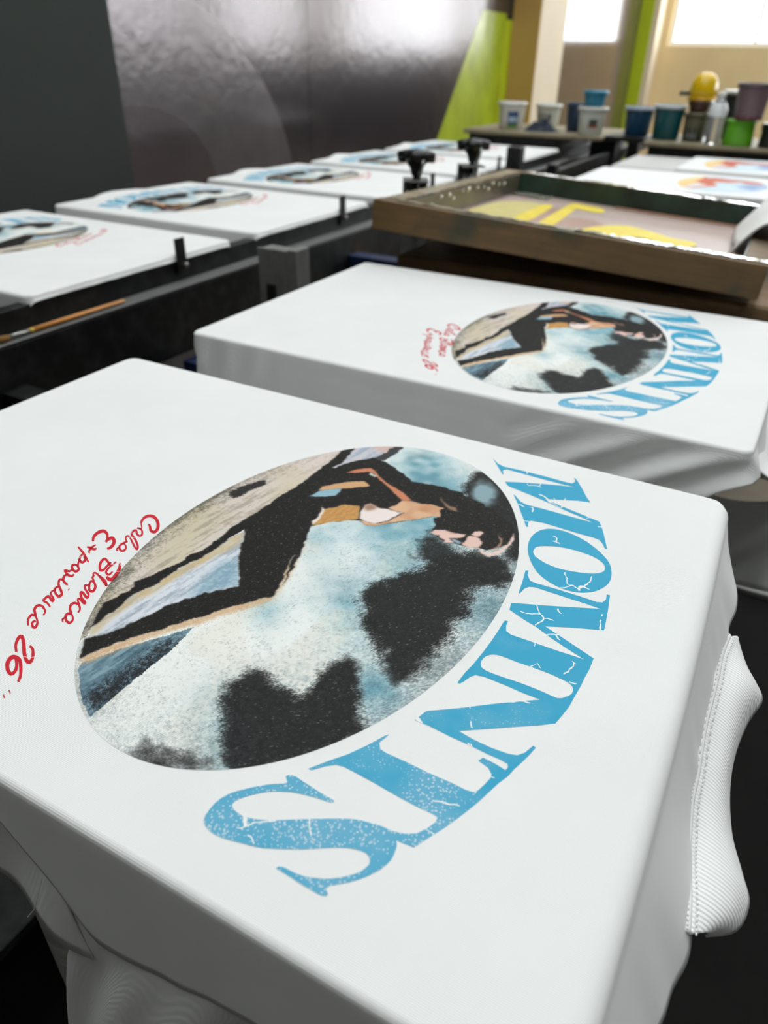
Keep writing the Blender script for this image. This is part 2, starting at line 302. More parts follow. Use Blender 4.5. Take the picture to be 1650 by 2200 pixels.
# ------------------------------------------------------------------ print design, in tenths of a millimetre from the middle of the oval
LETTERS = [
 ([[403,1787],[470,1722],[530,1699],[634,1709],[832,1711],[1002,1704],[1051,1709],[1062,1741],[1054,1774],[1039,1790],[1053,1792],[1082,1754],[1136,1670],[1199,1562],[1240,1506],[1216,1501],[1156,1486],[1076,1450],[946,1392],[1021,1369],[1131,1342],[1356,1288],[1381,1242],[1414,1167],[1460,1047],[1482,989],[1466,990],[1446,1028],[1411,1069],[1371,1076],[1265,1075],[1150,1079],[1033,1083],[955,1068],[943,1052],[948,1016],[963,980],[946,985],[907,1053],[852,1144],[790,1251],[733,1336],[747,1333],[779,1298],[815,1266],[858,1251],[978,1256],[1127,1254],[1233,1253],[1327,1253],[1255,1278],[1142,1306],[1024,1341],[942,1366],[847,1391],[737,1417],[667,1432],[643,1447],[615,1484],[700,1523],[870,1593],[984,1635],[1091,1665],[1008,1660],[848,1661],[716,1665],[568,1670],[544,1651],[546,1619],[567,1585],[556,1582],[523,1628],[469,1698]],[]),
 ([[1085,1030],[1114,1045],[1146,1053],[1179,1056],[1215,1052],[1259,1042],[1306,1025],[1356,1001],[1403,970],[1447,936],[1485,900],[1516,865],[1539,828],[1556,787],[1568,745],[1576,704],[1578,664],[1576,632],[1568,602],[1556,570],[1539,539],[1522,515],[1501,495],[1475,476],[1446,461],[1413,452],[1379,448],[1346,449],[1311,455],[1272,469],[1234,486],[1202,506],[1173,529],[1147,557],[1122,589],[1097,625],[1074,664],[1056,701],[1040,740],[1028,783],[1020,826],[1017,870],[1020,911],[1028,949],[1042,982],[1061,1009]],[[[1083,786],[1100,807],[1127,824],[1167,845],[1215,862],[1267,871],[1321,874],[1371,872],[1415,865],[1447,855],[1473,841],[1496,823],[1512,802],[1520,780],[1523,759],[1521,741],[1513,724],[1498,705],[1476,688],[1445,672],[1407,658],[1358,645],[1309,636],[1268,633],[1230,636],[1193,643],[1159,656],[1128,672],[1104,691],[1088,710],[1080,730],[1077,758]]]),
 ([[1104,514],[1122,519],[1130,475],[1163,426],[1203,422],[1345,428],[1494,428],[1559,425],[1589,438],[1600,475],[1592,524],[1611,526],[1624,445],[1636,366],[1647,281],[1656,202],[1586,174],[1481,130],[1365,75],[1515,16],[1663,-44],[1664,-138],[1659,-208],[1658,-264],[1650,-362],[1645,-432],[1633,-499],[1618,-565],[1545,-620],[1459,-677],[1368,-741],[1243,-826],[1318,-838],[1407,-843],[1486,-837],[1524,-825],[1549,-794],[1569,-739],[1583,-744],[1571,-796],[1555,-852],[1538,-903],[1527,-950],[1505,-1002],[1486,-1060],[1465,-1127],[1445,-1179],[1422,-1236],[1399,-1289],[1378,-1331],[1353,-1379],[1333,-1420],[1319,-1445],[1281,-1449],[1242,-1452],[1185,-1446],[1133,-1429],[1173,-1424],[1213,-1423],[1261,-1410],[1303,-1385],[1330,-1343],[1346,-1306],[1346,-1279],[1325,-1275],[1263,-1276],[1155,-1271],[1041,-1261],[963,-1256],[885,-1253],[851,-1260],[815,-1290],[774,-1337],[757,-1336],[811,-1259],[868,-1185],[915,-1106],[960,-1017],[974,-999],[970,-1021],[958,-1063],[977,-1091],[1012,-1098],[1102,-1097],[1215,-1102],[1322,-1100],[1393,-1103],[1426,-1098],[1440,-1082],[1455,-1034],[1463,-999],[1462,-977],[1436,-951],[1409,-943],[1384,-937],[1396,-911],[1458,-916],[1506,-926],[1510,-905],[1502,-891],[1468,-884],[1410,-884],[1298,-877],[1222,-875],[1111,-866],[1038,-868],[1061,-791],[1188,-699],[1313,-600],[1416,-523],[1511,-455],[1426,-455],[1323,-449],[1219,-446],[1175,-456],[1157,-481],[1141,-526],[1130,-549],[1116,-550],[1122,-465],[1135,-394],[1140,-337],[1146,-279],[1152,-184],[1155,-94],[1155,-15],[1157,11],[1174,15],[1178,-26],[1193,-66],[1224,-82],[1333,-81],[1474,-81],[1623,-75],[1532,-43],[1429,-3],[1327,46],[1243,73],[1147,113],[1136,171],[1152,182],[1302,244],[1432,301],[1593,375],[1508,379],[1409,379],[1309,380],[1206,381],[1175,368],[1158,340],[1152,300],[1148,280],[1141,280],[1130,361],[1116,447]],[[[1166,-366],[1163,-346],[1164,-324],[1171,-303],[1184,-285],[1200,-272],[1226,-264],[1270,-263],[1325,-265],[1394,-263],[1462,-262],[1516,-265],[1558,-270],[1588,-275],[1608,-283],[1621,-293],[1629,-306],[1633,-324],[1632,-344],[1623,-363],[1610,-380],[1598,-395],[1579,-405],[1547,-404],[1506,-400],[1458,-398],[1406,-397],[1355,-399],[1306,-402],[1261,-403],[1223,-403],[1200,-399],[1184,-393],[1173,-381]]]),
 ([[695,-1417],[701,-1405],[716,-1397],[736,-1396],[763,-1400],[795,-1404],[830,-1408],[863,-1412],[894,-1414],[921,-1415],[939,-1417],[941,-1425],[932,-1432],[913,-1436],[890,-1439],[867,-1442],[842,-1447],[813,-1454],[784,-1462],[757,-1471],[731,-1483],[703,-1498],[677,-1514],[655,-1532],[635,-1551],[617,-1570],[601,-1589],[590,-1606],[584,-1621],[582,-1631],[584,-1639],[592,-1646],[605,-1652],[625,-1656],[647,-1657],[670,-1655],[695,-1648],[726,-1636],[761,-1620],[794,-1601],[831,-1578],[877,-1550],[924,-1522],[961,-1500],[995,-1481],[1027,-1464],[1058,-1450],[1086,-1441],[1113,-1436],[1142,-1432],[1171,-1428],[1200,-1425],[1225,-1426],[1240,-1439],[1249,-1456],[1258,-1470],[1263,-1488],[1266,-1511],[1266,-1537],[1259,-1564],[1248,-1591],[1233,-1615],[1216,-1639],[1195,-1664],[1173,-1687],[1150,-1707],[1130,-1723],[1119,-1732],[1113,-1738],[1111,-1746],[1112,-1754],[1120,-1760],[1127,-1766],[1124,-1774],[1114,-1780],[1093,-1782],[1067,-1781],[1038,-1781],[1006,-1780],[973,-1778],[942,-1776],[917,-1776],[901,-1774],[905,-1766],[918,-1759],[934,-1757],[954,-1757],[982,-1755],[1011,-1750],[1036,-1742],[1059,-1732],[1082,-1722],[1104,-1709],[1129,-1691],[1152,-1671],[1172,-1651],[1188,-1631],[1197,-1610],[1201,-1592],[1200,-1580],[1194,-1571],[1184,-1562],[1169,-1556],[1148,-1557],[1124,-1562],[1100,-1570],[1075,-1582],[1046,-1598],[1016,-1617],[984,-1638],[950,-1660],[916,-1679],[881,-1697],[844,-1715],[810,-1732],[782,-1741],[757,-1748],[729,-1754],[701,-1761],[674,-1768],[646,-1775],[615,-1777],[585,-1775],[561,-1769],[542,-1761],[532,-1753],[526,-1742],[521,-1729],[518,-1712],[517,-1687],[518,-1661],[524,-1636],[534,-1611],[550,-1588],[569,-1566],[590,-1544],[613,-1522],[639,-1499],[665,-1478],[686,-1464],[703,-1454],[715,-1445],[719,-1436],[706,-1426]],[]),
]
SCRIPT = [
 ([[-1216,-241],[-1208,-246],[-1197,-253],[-1188,-260],[-1180,-269],[-1168,-280],[-1153,-292],[-1135,-300],[-1118,-304],[-1104,-300],[-1100,-288],[-1102,-271],[-1110,-252],[-1124,-231],[-1141,-210],[-1162,-190],[-1185,-171],[-1211,-154],[-1237,-141],[-1259,-135],[-1277,-136],[-1292,-140],[-1302,-149],[-1308,-161],[-1310,-175],[-1307,-192],[-1301,-208],[-1294,-223],[-1286,-236],[-1277,-247],[-1271,-254]],[[-1214,-226],[-1206,-231],[-1194,-238],[-1180,-247],[-1167,-258],[-1158,-267],[-1152,-271],[-1144,-274],[-1135,-276],[-1132,-275],[-1131,-270],[-1133,-260],[-1138,-249],[-1147,-236],[-1160,-221],[-1175,-206],[-1192,-192],[-1212,-179],[-1229,-171],[-1242,-167],[-1255,-167],[-1265,-169],[-1273,-175],[-1278,-183],[-1280,-193],[-1280,-203],[-1276,-215],[-1271,-227],[-1266,-236],[-1260,-245],[-1256,-252]]),
 ([[-1266,-257],[-1251,-269],[-1232,-285],[-1224,-293],[-1230,-295],[-1244,-297],[-1251,-298],[-1234,-312],[-1223,-310],[-1212,-311],[-1202,-316],[-1190,-326],[-1180,-335],[-1174,-344],[-1169,-354],[-1168,-357],[-1172,-357],[-1183,-355],[-1194,-351],[-1204,-343],[-1219,-330],[-1237,-319],[-1249,-322],[-1252,-332],[-1251,-342],[-1249,-352],[-1243,-366],[-1229,-383],[-1209,-394],[-1189,-402],[-1170,-412],[-1147,-426],[-1122,-442],[-1103,-456],[-1091,-467],[-1083,-477],[-1081,-478],[-1079,-476],[-1087,-472],[-1101,-466],[-1118,-456],[-1139,-443],[-1160,-430],[-1181,-417],[-1202,-404],[-1221,-395],[-1235,-394],[-1242,-399],[-1242,-409],[-1235,-421],[-1224,-434],[-1211,-445],[-1199,-453],[-1187,-457],[-1180,-460]],[[-1261,-249],[-1245,-262],[-1224,-280],[-1209,-299],[-1217,-309],[-1232,-312],[-1242,-313],[-1247,-296],[-1234,-293],[-1218,-295],[-1200,-304],[-1183,-316],[-1168,-330],[-1157,-345],[-1150,-360],[-1149,-373],[-1161,-376],[-1177,-373],[-1194,-367],[-1212,-354],[-1226,-342],[-1230,-338],[-1228,-339],[-1229,-345],[-1228,-352],[-1227,-360],[-1224,-367],[-1221,-371],[-1211,-376],[-1191,-385],[-1169,-396],[-1144,-411],[-1117,-429],[-1095,-445],[-1078,-461],[-1067,-476],[-1061,-490],[-1072,-493],[-1086,-488],[-1101,-480],[-1120,-469],[-1142,-455],[-1163,-442],[-1183,-429],[-1203,-417],[-1216,-410],[-1222,-410],[-1225,-412],[-1226,-414],[-1222,-420],[-1214,-430],[-1206,-437],[-1199,-442],[-1190,-446],[-1182,-449]]),
 ([[-1186,-448],[-1189,-449],[-1194,-450],[-1198,-454],[-1201,-459],[-1203,-466],[-1204,-474],[-1205,-484],[-1205,-496],[-1201,-509],[-1190,-523],[-1177,-535],[-1164,-544],[-1150,-550],[-1137,-553],[-1127,-551],[-1122,-544],[-1122,-533],[-1125,-522],[-1133,-510],[-1143,-498],[-1156,-487],[-1171,-479],[-1184,-475],[-1193,-472]],[[-1176,-460],[-1178,-462],[-1180,-463],[-1182,-466],[-1183,-471],[-1184,-477],[-1184,-485],[-1185,-495],[-1184,-505],[-1182,-512],[-1177,-518],[-1169,-524],[-1162,-529],[-1156,-532],[-1148,-534],[-1145,-533],[-1143,-531],[-1142,-525],[-1143,-518],[-1147,-511],[-1154,-503],[-1160,-496],[-1169,-491],[-1181,-487],[-1190,-483]]),
 ([[-1192,-513],[-1193,-520],[-1193,-531],[-1189,-543],[-1178,-554],[-1167,-559],[-1161,-561]],[[-1181,-518],[-1179,-526],[-1177,-537],[-1174,-544],[-1173,-545],[-1167,-549],[-1161,-553]]),
 ([[-1062,-643],[-1054,-652],[-1043,-665],[-1032,-679],[-1022,-696],[-1012,-716],[-1004,-734],[-998,-750],[-994,-765],[-993,-773],[-994,-775],[-998,-775],[-1004,-775],[-1009,-774],[-1017,-771],[-1023,-769]],[[-1049,-636],[-1039,-645],[-1024,-659],[-1009,-677],[-995,-697],[-982,-719],[-972,-740],[-965,-759],[-960,-778],[-960,-793],[-969,-801],[-982,-802],[-995,-799],[-1007,-795],[-1018,-788],[-1025,-784]]),
 ([[-1093,-640],[-1090,-653],[-1088,-671],[-1089,-680],[-1093,-678],[-1106,-671],[-1122,-662],[-1139,-655],[-1157,-647],[-1174,-645],[-1182,-653],[-1181,-666],[-1177,-679],[-1170,-694],[-1159,-709],[-1147,-723],[-1133,-737],[-1117,-750],[-1100,-760],[-1085,-759],[-1079,-752],[-1078,-742],[-1081,-729],[-1087,-714],[-1092,-701],[-1095,-688],[-1097,-675],[-1099,-665]],[[-1077,-645],[-1074,-660],[-1070,-679],[-1073,-694],[-1089,-693],[-1106,-685],[-1121,-678],[-1136,-672],[-1151,-667],[-1157,-665],[-1157,-668],[-1156,-675],[-1153,-685],[-1148,-695],[-1140,-706],[-1131,-717],[-1120,-728],[-1108,-738],[-1104,-742],[-1104,-741],[-1101,-738],[-1099,-732],[-1101,-723],[-1106,-710],[-1110,-695],[-1113,-681],[-1114,-668],[-1115,-659]]),
 ([[-1087,-684],[-1087,-693],[-1085,-706],[-1082,-719],[-1077,-731],[-1071,-743],[-1060,-755],[-1045,-764],[-1029,-768],[-1017,-764],[-1016,-752],[-1020,-736],[-1024,-725]],[[-1075,-689],[-1072,-699],[-1068,-712],[-1064,-724],[-1059,-734],[-1055,-742],[-1052,-746],[-1046,-748],[-1038,-751],[-1033,-752],[-1033,-745],[-1035,-731],[-1036,-720]]),
 ([[-1091,-804],[-1098,-801],[-1106,-796],[-1107,-796],[-1106,-795],[-1104,-792],[-1099,-791],[-1086,-794],[-1067,-801],[-1046,-809],[-1023,-819],[-999,-830],[-980,-838],[-966,-844],[-957,-848],[-950,-839],[-960,-830],[-975,-819],[-992,-809],[-1008,-802],[-1025,-796],[-1040,-792],[-1056,-788],[-1071,-786],[-1082,-784]],[[-1091,-812],[-1098,-810],[-1109,-805],[-1119,-796],[-1122,-786],[-1118,-779],[-1108,-777],[-1090,-780],[-1070,-787],[-1048,-795],[-1024,-805],[-999,-816],[-980,-825],[-967,-831],[-960,-834],[-963,-842],[-968,-838],[-981,-829],[-994,-820],[-1007,-814],[-1022,-808],[-1037,-803],[-1052,-799],[-1066,-796],[-1077,-794]]),
 ([[-1073,-857],[-1064,-858],[-1051,-859],[-1040,-862],[-1030,-868],[-1019,-876],[-1011,-884],[-1004,-893],[-999,-903],[-998,-908],[-1000,-910],[-1004,-912],[-1008,-911],[-1012,-909],[-1021,-902],[-1031,-893],[-1043,-881],[-1055,-867],[-1063,-857]],[[-1081,-844],[-1072,-844],[-1058,-844],[-1042,-847],[-1025,-856],[-1009,-867],[-995,-879],[-985,-893],[-977,-907],[-974,-920],[-980,-928],[-991,-931],[-1005,-928],[-1020,-920],[-1032,-909],[-1044,-898],[-1056,-884],[-1067,-869],[-1075,-859]]),
 ([[-1049,-843],[-1059,-836],[-1073,-828],[-1081,-822],[-1084,-819],[-1086,-812],[-1089,-806]],[[-1050,-851],[-1061,-846],[-1077,-838],[-1092,-828],[-1100,-816],[-1102,-807],[-1101,-802]]),
 ([[-1062,-872],[-1062,-877],[-1061,-884],[-1062,-887],[-1066,-888],[-1073,-890],[-1075,-900],[-1063,-912],[-1048,-923],[-1032,-933],[-1014,-941],[-998,-948],[-989,-953],[-982,-960],[-978,-967],[-975,-966],[-984,-962],[-1006,-953],[-1026,-945],[-1040,-943],[-1048,-948],[-1043,-962],[-1029,-974],[-1010,-988],[-991,-999],[-973,-1006],[-958,-1009],[-951,-1011],[-950,-1012],[-950,-1011],[-948,-1010],[-963,-1006],[-988,-998],[-1007,-993],[-1014,-1001],[-1007,-1012],[-996,-1021],[-984,-1029],[-969,-1036],[-959,-1041]],[[-1048,-878],[-1047,-883],[-1046,-890],[-1047,-898],[-1053,-902],[-1059,-903],[-1059,-900],[-1054,-904],[-1042,-913],[-1029,-921],[-1014,-928],[-997,-934],[-980,-944],[-967,-957],[-958,-972],[-963,-983],[-983,-978],[-1006,-968],[-1022,-962],[-1026,-961],[-1026,-960],[-1027,-958],[-1019,-965],[-1003,-977],[-989,-985],[-977,-990],[-963,-993],[-949,-998],[-936,-1008],[-930,-1020],[-940,-1025],[-960,-1020],[-985,-1011],[-999,-1007],[-998,-1006],[-995,-1009],[-990,-1014],[-980,-1020],[-967,-1028],[-957,-1033]]),
 ([[-906,-1091],[-907,-1086],[-910,-1077],[-916,-1066],[-927,-1055],[-941,-1044],[-957,-1036],[-972,-1031],[-987,-1030],[-999,-1031],[-1006,-1038],[-1010,-1047],[-1009,-1058],[-1001,-1071],[-991,-1083],[-978,-1095],[-963,-1105],[-949,-1113],[-947,-1114],[-949,-1110],[-956,-1112],[-964,-1117],[-964,-1126],[-961,-1137],[-952,-1148],[-940,-1159],[-925,-1169],[-910,-1176],[-896,-1180],[-884,-1180],[-875,-1176],[-872,-1167],[-875,-1157],[-882,-1145],[-893,-1134],[-907,-1124],[-919,-1117],[-930,-1112],[-938,-1111],[-942,-1110]],[[-920,-1088],[-921,-1082],[-924,-1075],[-928,-1068],[-936,-1061],[-947,-1054],[-957,-1048],[-966,-1046],[-976,-1045],[-983,-1047],[-987,-1050],[-989,-1056],[-988,-1062],[-984,-1069],[-976,-1078],[-967,-1086],[-956,-1094],[-942,-1102],[-927,-1115],[-931,-1126],[-939,-1128],[-942,-1130],[-942,-1133],[-940,-1139],[-937,-1144],[-930,-1150],[-919,-1157],[-910,-1162],[-903,-1164],[-895,-1164],[-892,-1164],[-891,-1160],[-892,-1153],[-895,-1147],[-902,-1140],[-913,-1132],[-922,-1126],[-928,-1123],[-933,-1122],[-937,-1121]]),
 ([[-943,-1145],[-946,-1151],[-948,-1159],[-947,-1169],[-937,-1179],[-927,-1184],[-921,-1188]],[[-934,-1150],[-933,-1157],[-933,-1165],[-932,-1170],[-929,-1173],[-923,-1178],[-918,-1182]]),
 ([[-1222,-579],[-1218,-572],[-1214,-560],[-1214,-545],[-1221,-526],[-1232,-506],[-1247,-487],[-1267,-470],[-1287,-459],[-1307,-454],[-1319,-460],[-1323,-471],[-1324,-483],[-1320,-497],[-1315,-510],[-1310,-519]],[[-1244,-566],[-1243,-557],[-1242,-545],[-1244,-534],[-1250,-521],[-1260,-506],[-1268,-496],[-1275,-491],[-1282,-487],[-1285,-485],[-1287,-486],[-1290,-492],[-1293,-499],[-1293,-507],[-1290,-518],[-1289,-526]]),
 ([[-1308,-492],[-1318,-480],[-1335,-462],[-1354,-445],[-1376,-433],[-1397,-425],[-1416,-423],[-1429,-430],[-1436,-443],[-1439,-459],[-1436,-477],[-1430,-498],[-1419,-518],[-1404,-536],[-1388,-551],[-1377,-560]],[[-1321,-497],[-1332,-486],[-1348,-471],[-1361,-461],[-1372,-456],[-1384,-452],[-1391,-452],[-1397,-456],[-1402,-466],[-1405,-477],[-1404,-490],[-1400,-506],[-1395,-520],[-1386,-532],[-1375,-544],[-1366,-553]]),
 ([[-1350,-626],[-1344,-626],[-1335,-625],[-1326,-624],[-1315,-625],[-1301,-626],[-1289,-625],[-1285,-617],[-1286,-608],[-1288,-603]],[[-1363,-613],[-1358,-610],[-1351,-607],[-1341,-604],[-1329,-604],[-1316,-605],[-1308,-605],[-1306,-604],[-1305,-600],[-1304,-596]]),
 ([[-1334,-571],[-1337,-578],[-1339,-588],[-1339,-601],[-1335,-615],[-1328,-630],[-1319,-644],[-1307,-655],[-1297,-660],[-1291,-663]],[[-1321,-578],[-1321,-587],[-1321,-597],[-1320,-608],[-1315,-620],[-1309,-633],[-1304,-643],[-1300,-647],[-1295,-651],[-1290,-655]]),
 ([[-1408,-649],[-1386,-659],[-1354,-672],[-1322,-686],[-1287,-703],[-1250,-721],[-1224,-733]],[[-1411,-638],[-1389,-644],[-1357,-655],[-1323,-669],[-1286,-688],[-1249,-709],[-1223,-724]]),
 ([[-1326,-678],[-1326,-686],[-1325,-698],[-1321,-710],[-1314,-722],[-1305,-735],[-1291,-746],[-1274,-754],[-1258,-758],[-1245,-756],[-1241,-747],[-1243,-735],[-1251,-721],[-1266,-709],[-1281,-701],[-1291,-696]],[[-1310,-685],[-1308,-693],[-1306,-704],[-1302,-714],[-1296,-722],[-1290,-729],[-1285,-732],[-1279,-735],[-1270,-738],[-1266,-738],[-1265,-735],[-1265,-728],[-1266,-724],[-1272,-719],[-1284,-712],[-1293,-706]]),
 ([[-1303,-732],[-1291,-747],[-1274,-769],[-1257,-788],[-1241,-800],[-1230,-805],[-1228,-806],[-1226,-812],[-1225,-820],[-1226,-823],[-1230,-823],[-1239,-821],[-1249,-817],[-1258,-812],[-1269,-804],[-1272,-801],[-1273,-799],[-1270,-794],[-1266,-791],[-1259,-792],[-1247,-794],[-1238,-797]],[[-1291,-730],[-1279,-746],[-1261,-766],[-1246,-782],[-1237,-788],[-1226,-793],[-1211,-804],[-1204,-818],[-1202,-831],[-1206,-841],[-1219,-842],[-1234,-839],[-1250,-833],[-1265,-824],[-1281,-812],[-1293,-798],[-1294,-787],[-1288,-779],[-1279,-776],[-1265,-777],[-1251,-782],[-1242,-785]]),
 ([[-1261,-823],[-1260,-829],[-1259,-838],[-1260,-842],[-1269,-843],[-1284,-843],[-1293,-853],[-1273,-869],[-1250,-879],[-1229,-886],[-1213,-887],[-1201,-884],[-1192,-879],[-1191,-870],[-1196,-861],[-1199,-856]],[[-1247,-827],[-1244,-835],[-1240,-845],[-1242,-856],[-1255,-860],[-1269,-861],[-1272,-856],[-1270,-854],[-1252,-863],[-1237,-868],[-1227,-869],[-1217,-867],[-1211,-865],[-1210,-863],[-1211,-859],[-1213,-854]]),
 ([[-1240,-872],[-1244,-875],[-1250,-881],[-1251,-892],[-1244,-906],[-1232,-920],[-1216,-933],[-1198,-942],[-1182,-947],[-1170,-950],[-1160,-951],[-1155,-950],[-1152,-948]],[[-1226,-882],[-1228,-887],[-1231,-892],[-1231,-897],[-1226,-905],[-1216,-915],[-1208,-922],[-1200,-927],[-1187,-931],[-1176,-934],[-1170,-936],[-1165,-936],[-1161,-937]]),
 ([[-1117,-980],[-1110,-981]],[[-1126,-962],[-1119,-963]]),
 ([[-1216,-922],[-1225,-920],[-1239,-919],[-1247,-927],[-1239,-942],[-1224,-958],[-1205,-975],[-1182,-989],[-1158,-1002],[-1140,-1012],[-1129,-1019],[-1125,-1023],[-1123,-1025],[-1123,-1028],[-1125,-1033],[-1127,-1035],[-1133,-1034],[-1145,-1030],[-1156,-1024],[-1167,-1018],[-1177,-1009],[-1183,-1003],[-1184,-998],[-1182,-991],[-1181,-986]],[[-1209,-934],[-1217,-934],[-1227,-933],[-1228,-934],[-1223,-940],[-1211,-953],[-1196,-966],[-1177,-977],[-1154,-988],[-1134,-1000],[-1119,-1009],[-1108,-1019],[-1101,-1030],[-1099,-1040],[-1103,-1048],[-1113,-1053],[-1128,-1050],[-1145,-1044],[-1161,-1036],[-1176,-1026],[-1190,-1013],[-1200,-1001],[-1202,-989],[-1198,-982],[-1195,-977]]),
 ([[-1191,-1005],[-1193,-1014],[-1194,-1027],[-1186,-1045],[-1163,-1060],[-1137,-1073],[-1121,-1082],[-1120,-1083],[-1120,-1082],[-1119,-1082],[-1131,-1077],[-1152,-1067],[-1173,-1061],[-1182,-1069],[-1180,-1081],[-1177,-1090],[-1176,-1097],[-1173,-1106],[-1159,-1118],[-1145,-1120],[-1132,-1120],[-1121,-1121],[-1108,-1125],[-1093,-1131],[-1082,-1135]],[[-1176,-1012],[-1177,-1021],[-1178,-1033],[-1175,-1041],[-1160,-1050],[-1135,-1061],[-1114,-1072],[-1102,-1085],[-1101,-1095],[-1113,-1098],[-1131,-1091],[-1151,-1082],[-1161,-1079],[-1159,-1080],[-1158,-1088],[-1156,-1097],[-1155,-1103],[-1154,-1107],[-1158,-1105],[-1153,-1106],[-1141,-1106],[-1126,-1108],[-1109,-1114],[-1093,-1121],[-1082,-1126]]),
 ([[-1049,-1198],[-1054,-1190],[-1061,-1177],[-1074,-1164],[-1094,-1153],[-1115,-1144],[-1134,-1139],[-1149,-1140],[-1158,-1145],[-1163,-1154],[-1162,-1165],[-1156,-1178],[-1144,-1193],[-1126,-1206],[-1107,-1216],[-1102,-1219],[-1104,-1214],[-1115,-1215],[-1125,-1221],[-1122,-1235],[-1114,-1251],[-1103,-1266],[-1087,-1279],[-1070,-1290],[-1059,-1297]],[[-1062,-1198],[-1067,-1189],[-1074,-1179],[-1082,-1171],[-1096,-1164],[-1113,-1158],[-1126,-1154],[-1133,-1155],[-1138,-1159],[-1140,-1164],[-1139,-1171],[-1135,-1179],[-1130,-1187],[-1118,-1195],[-1099,-1206],[-1082,-1219],[-1089,-1230],[-1100,-1230],[-1105,-1231],[-1103,-1239],[-1097,-1252],[-1090,-1263],[-1079,-1273],[-1064,-1284],[-1053,-1291]]),
 ([[-1094,-1223],[-1079,-1232],[-1058,-1244],[-1042,-1255],[-1033,-1265],[-1026,-1276],[-1023,-1282],[-1023,-1282],[-1026,-1283],[-1028,-1282],[-1035,-1279],[-1045,-1272],[-1050,-1267],[-1050,-1264],[-1048,-1258],[-1046,-1254]],[[-1090,-1215],[-1075,-1223],[-1052,-1236],[-1032,-1249],[-1017,-1263],[-1007,-1276],[-1001,-1288],[-1005,-1297],[-1015,-1299],[-1029,-1296],[-1043,-1288],[-1057,-1277],[-1067,-1266],[-1067,-1256],[-1063,-1249],[-1059,-1246]]),
 ([[-934,-1459],[-947,-1450],[-965,-1437],[-980,-1425],[-991,-1412],[-1000,-1398],[-1006,-1388],[-1007,-1382],[-1006,-1381],[-1009,-1381],[-1001,-1385],[-985,-1395],[-967,-1408],[-948,-1421],[-928,-1437],[-907,-1452],[-886,-1466],[-864,-1478],[-844,-1488],[-827,-1493],[-812,-1492],[-805,-1484],[-807,-1472],[-815,-1459],[-827,-1445],[-843,-1430],[-862,-1415],[-881,-1402],[-899,-1395],[-913,-1393],[-921,-1393]],[[-943,-1467],[-956,-1458],[-976,-1445],[-995,-1430],[-1010,-1414],[-1023,-1398],[-1031,-1384],[-1034,-1372],[-1030,-1362],[-1012,-1361],[-993,-1370],[-972,-1382],[-952,-1396],[-932,-1411],[-912,-1426],[-894,-1440],[-874,-1452],[-855,-1463],[-841,-1470],[-834,-1472],[-831,-1473],[-831,-1473],[-832,-1469],[-837,-1460],[-845,-1449],[-858,-1437],[-874,-1423],[-887,-1414],[-897,-1410],[-906,-1408],[-914,-1407]]),
 ([[-746,-1599],[-751,-1591],[-758,-1579],[-768,-1566],[-782,-1553],[-797,-1539],[-813,-1526],[-830,-1512],[-850,-1499],[-869,-1487],[-888,-1480],[-905,-1478],[-919,-1478],[-930,-1481],[-939,-1487],[-942,-1497],[-940,-1510],[-933,-1524],[-923,-1538],[-909,-1552],[-892,-1564],[-875,-1575],[-858,-1583],[-840,-1588],[-823,-1590],[-814,-1583],[-812,-1573],[-815,-1563],[-821,-1551],[-831,-1539],[-844,-1526],[-862,-1514],[-881,-1501],[-895,-1493]],[[-762,-1599],[-768,-1592],[-776,-1581],[-785,-1570],[-797,-1559],[-812,-1547],[-827,-1535],[-844,-1523],[-861,-1511],[-875,-1504],[-885,-1500],[-893,-1499],[-900,-1500],[-905,-1502],[-909,-1504],[-910,-1508],[-909,-1515],[-904,-1525],[-898,-1534],[-889,-1543],[-876,-1553],[-865,-1560],[-854,-1565],[-844,-1569],[-840,-1570],[-839,-1569],[-838,-1565],[-839,-1559],[-843,-1552],[-850,-1543],[-859,-1533],[-873,-1522],[-891,-1510],[-904,-1501]]),
 ([[-721,-1704],[-718,-1699]],[[-746,-1691],[-743,-1686]]),
 ([[-722,-1671],[-720,-1666]],[[-748,-1659],[-746,-1654]]),
]
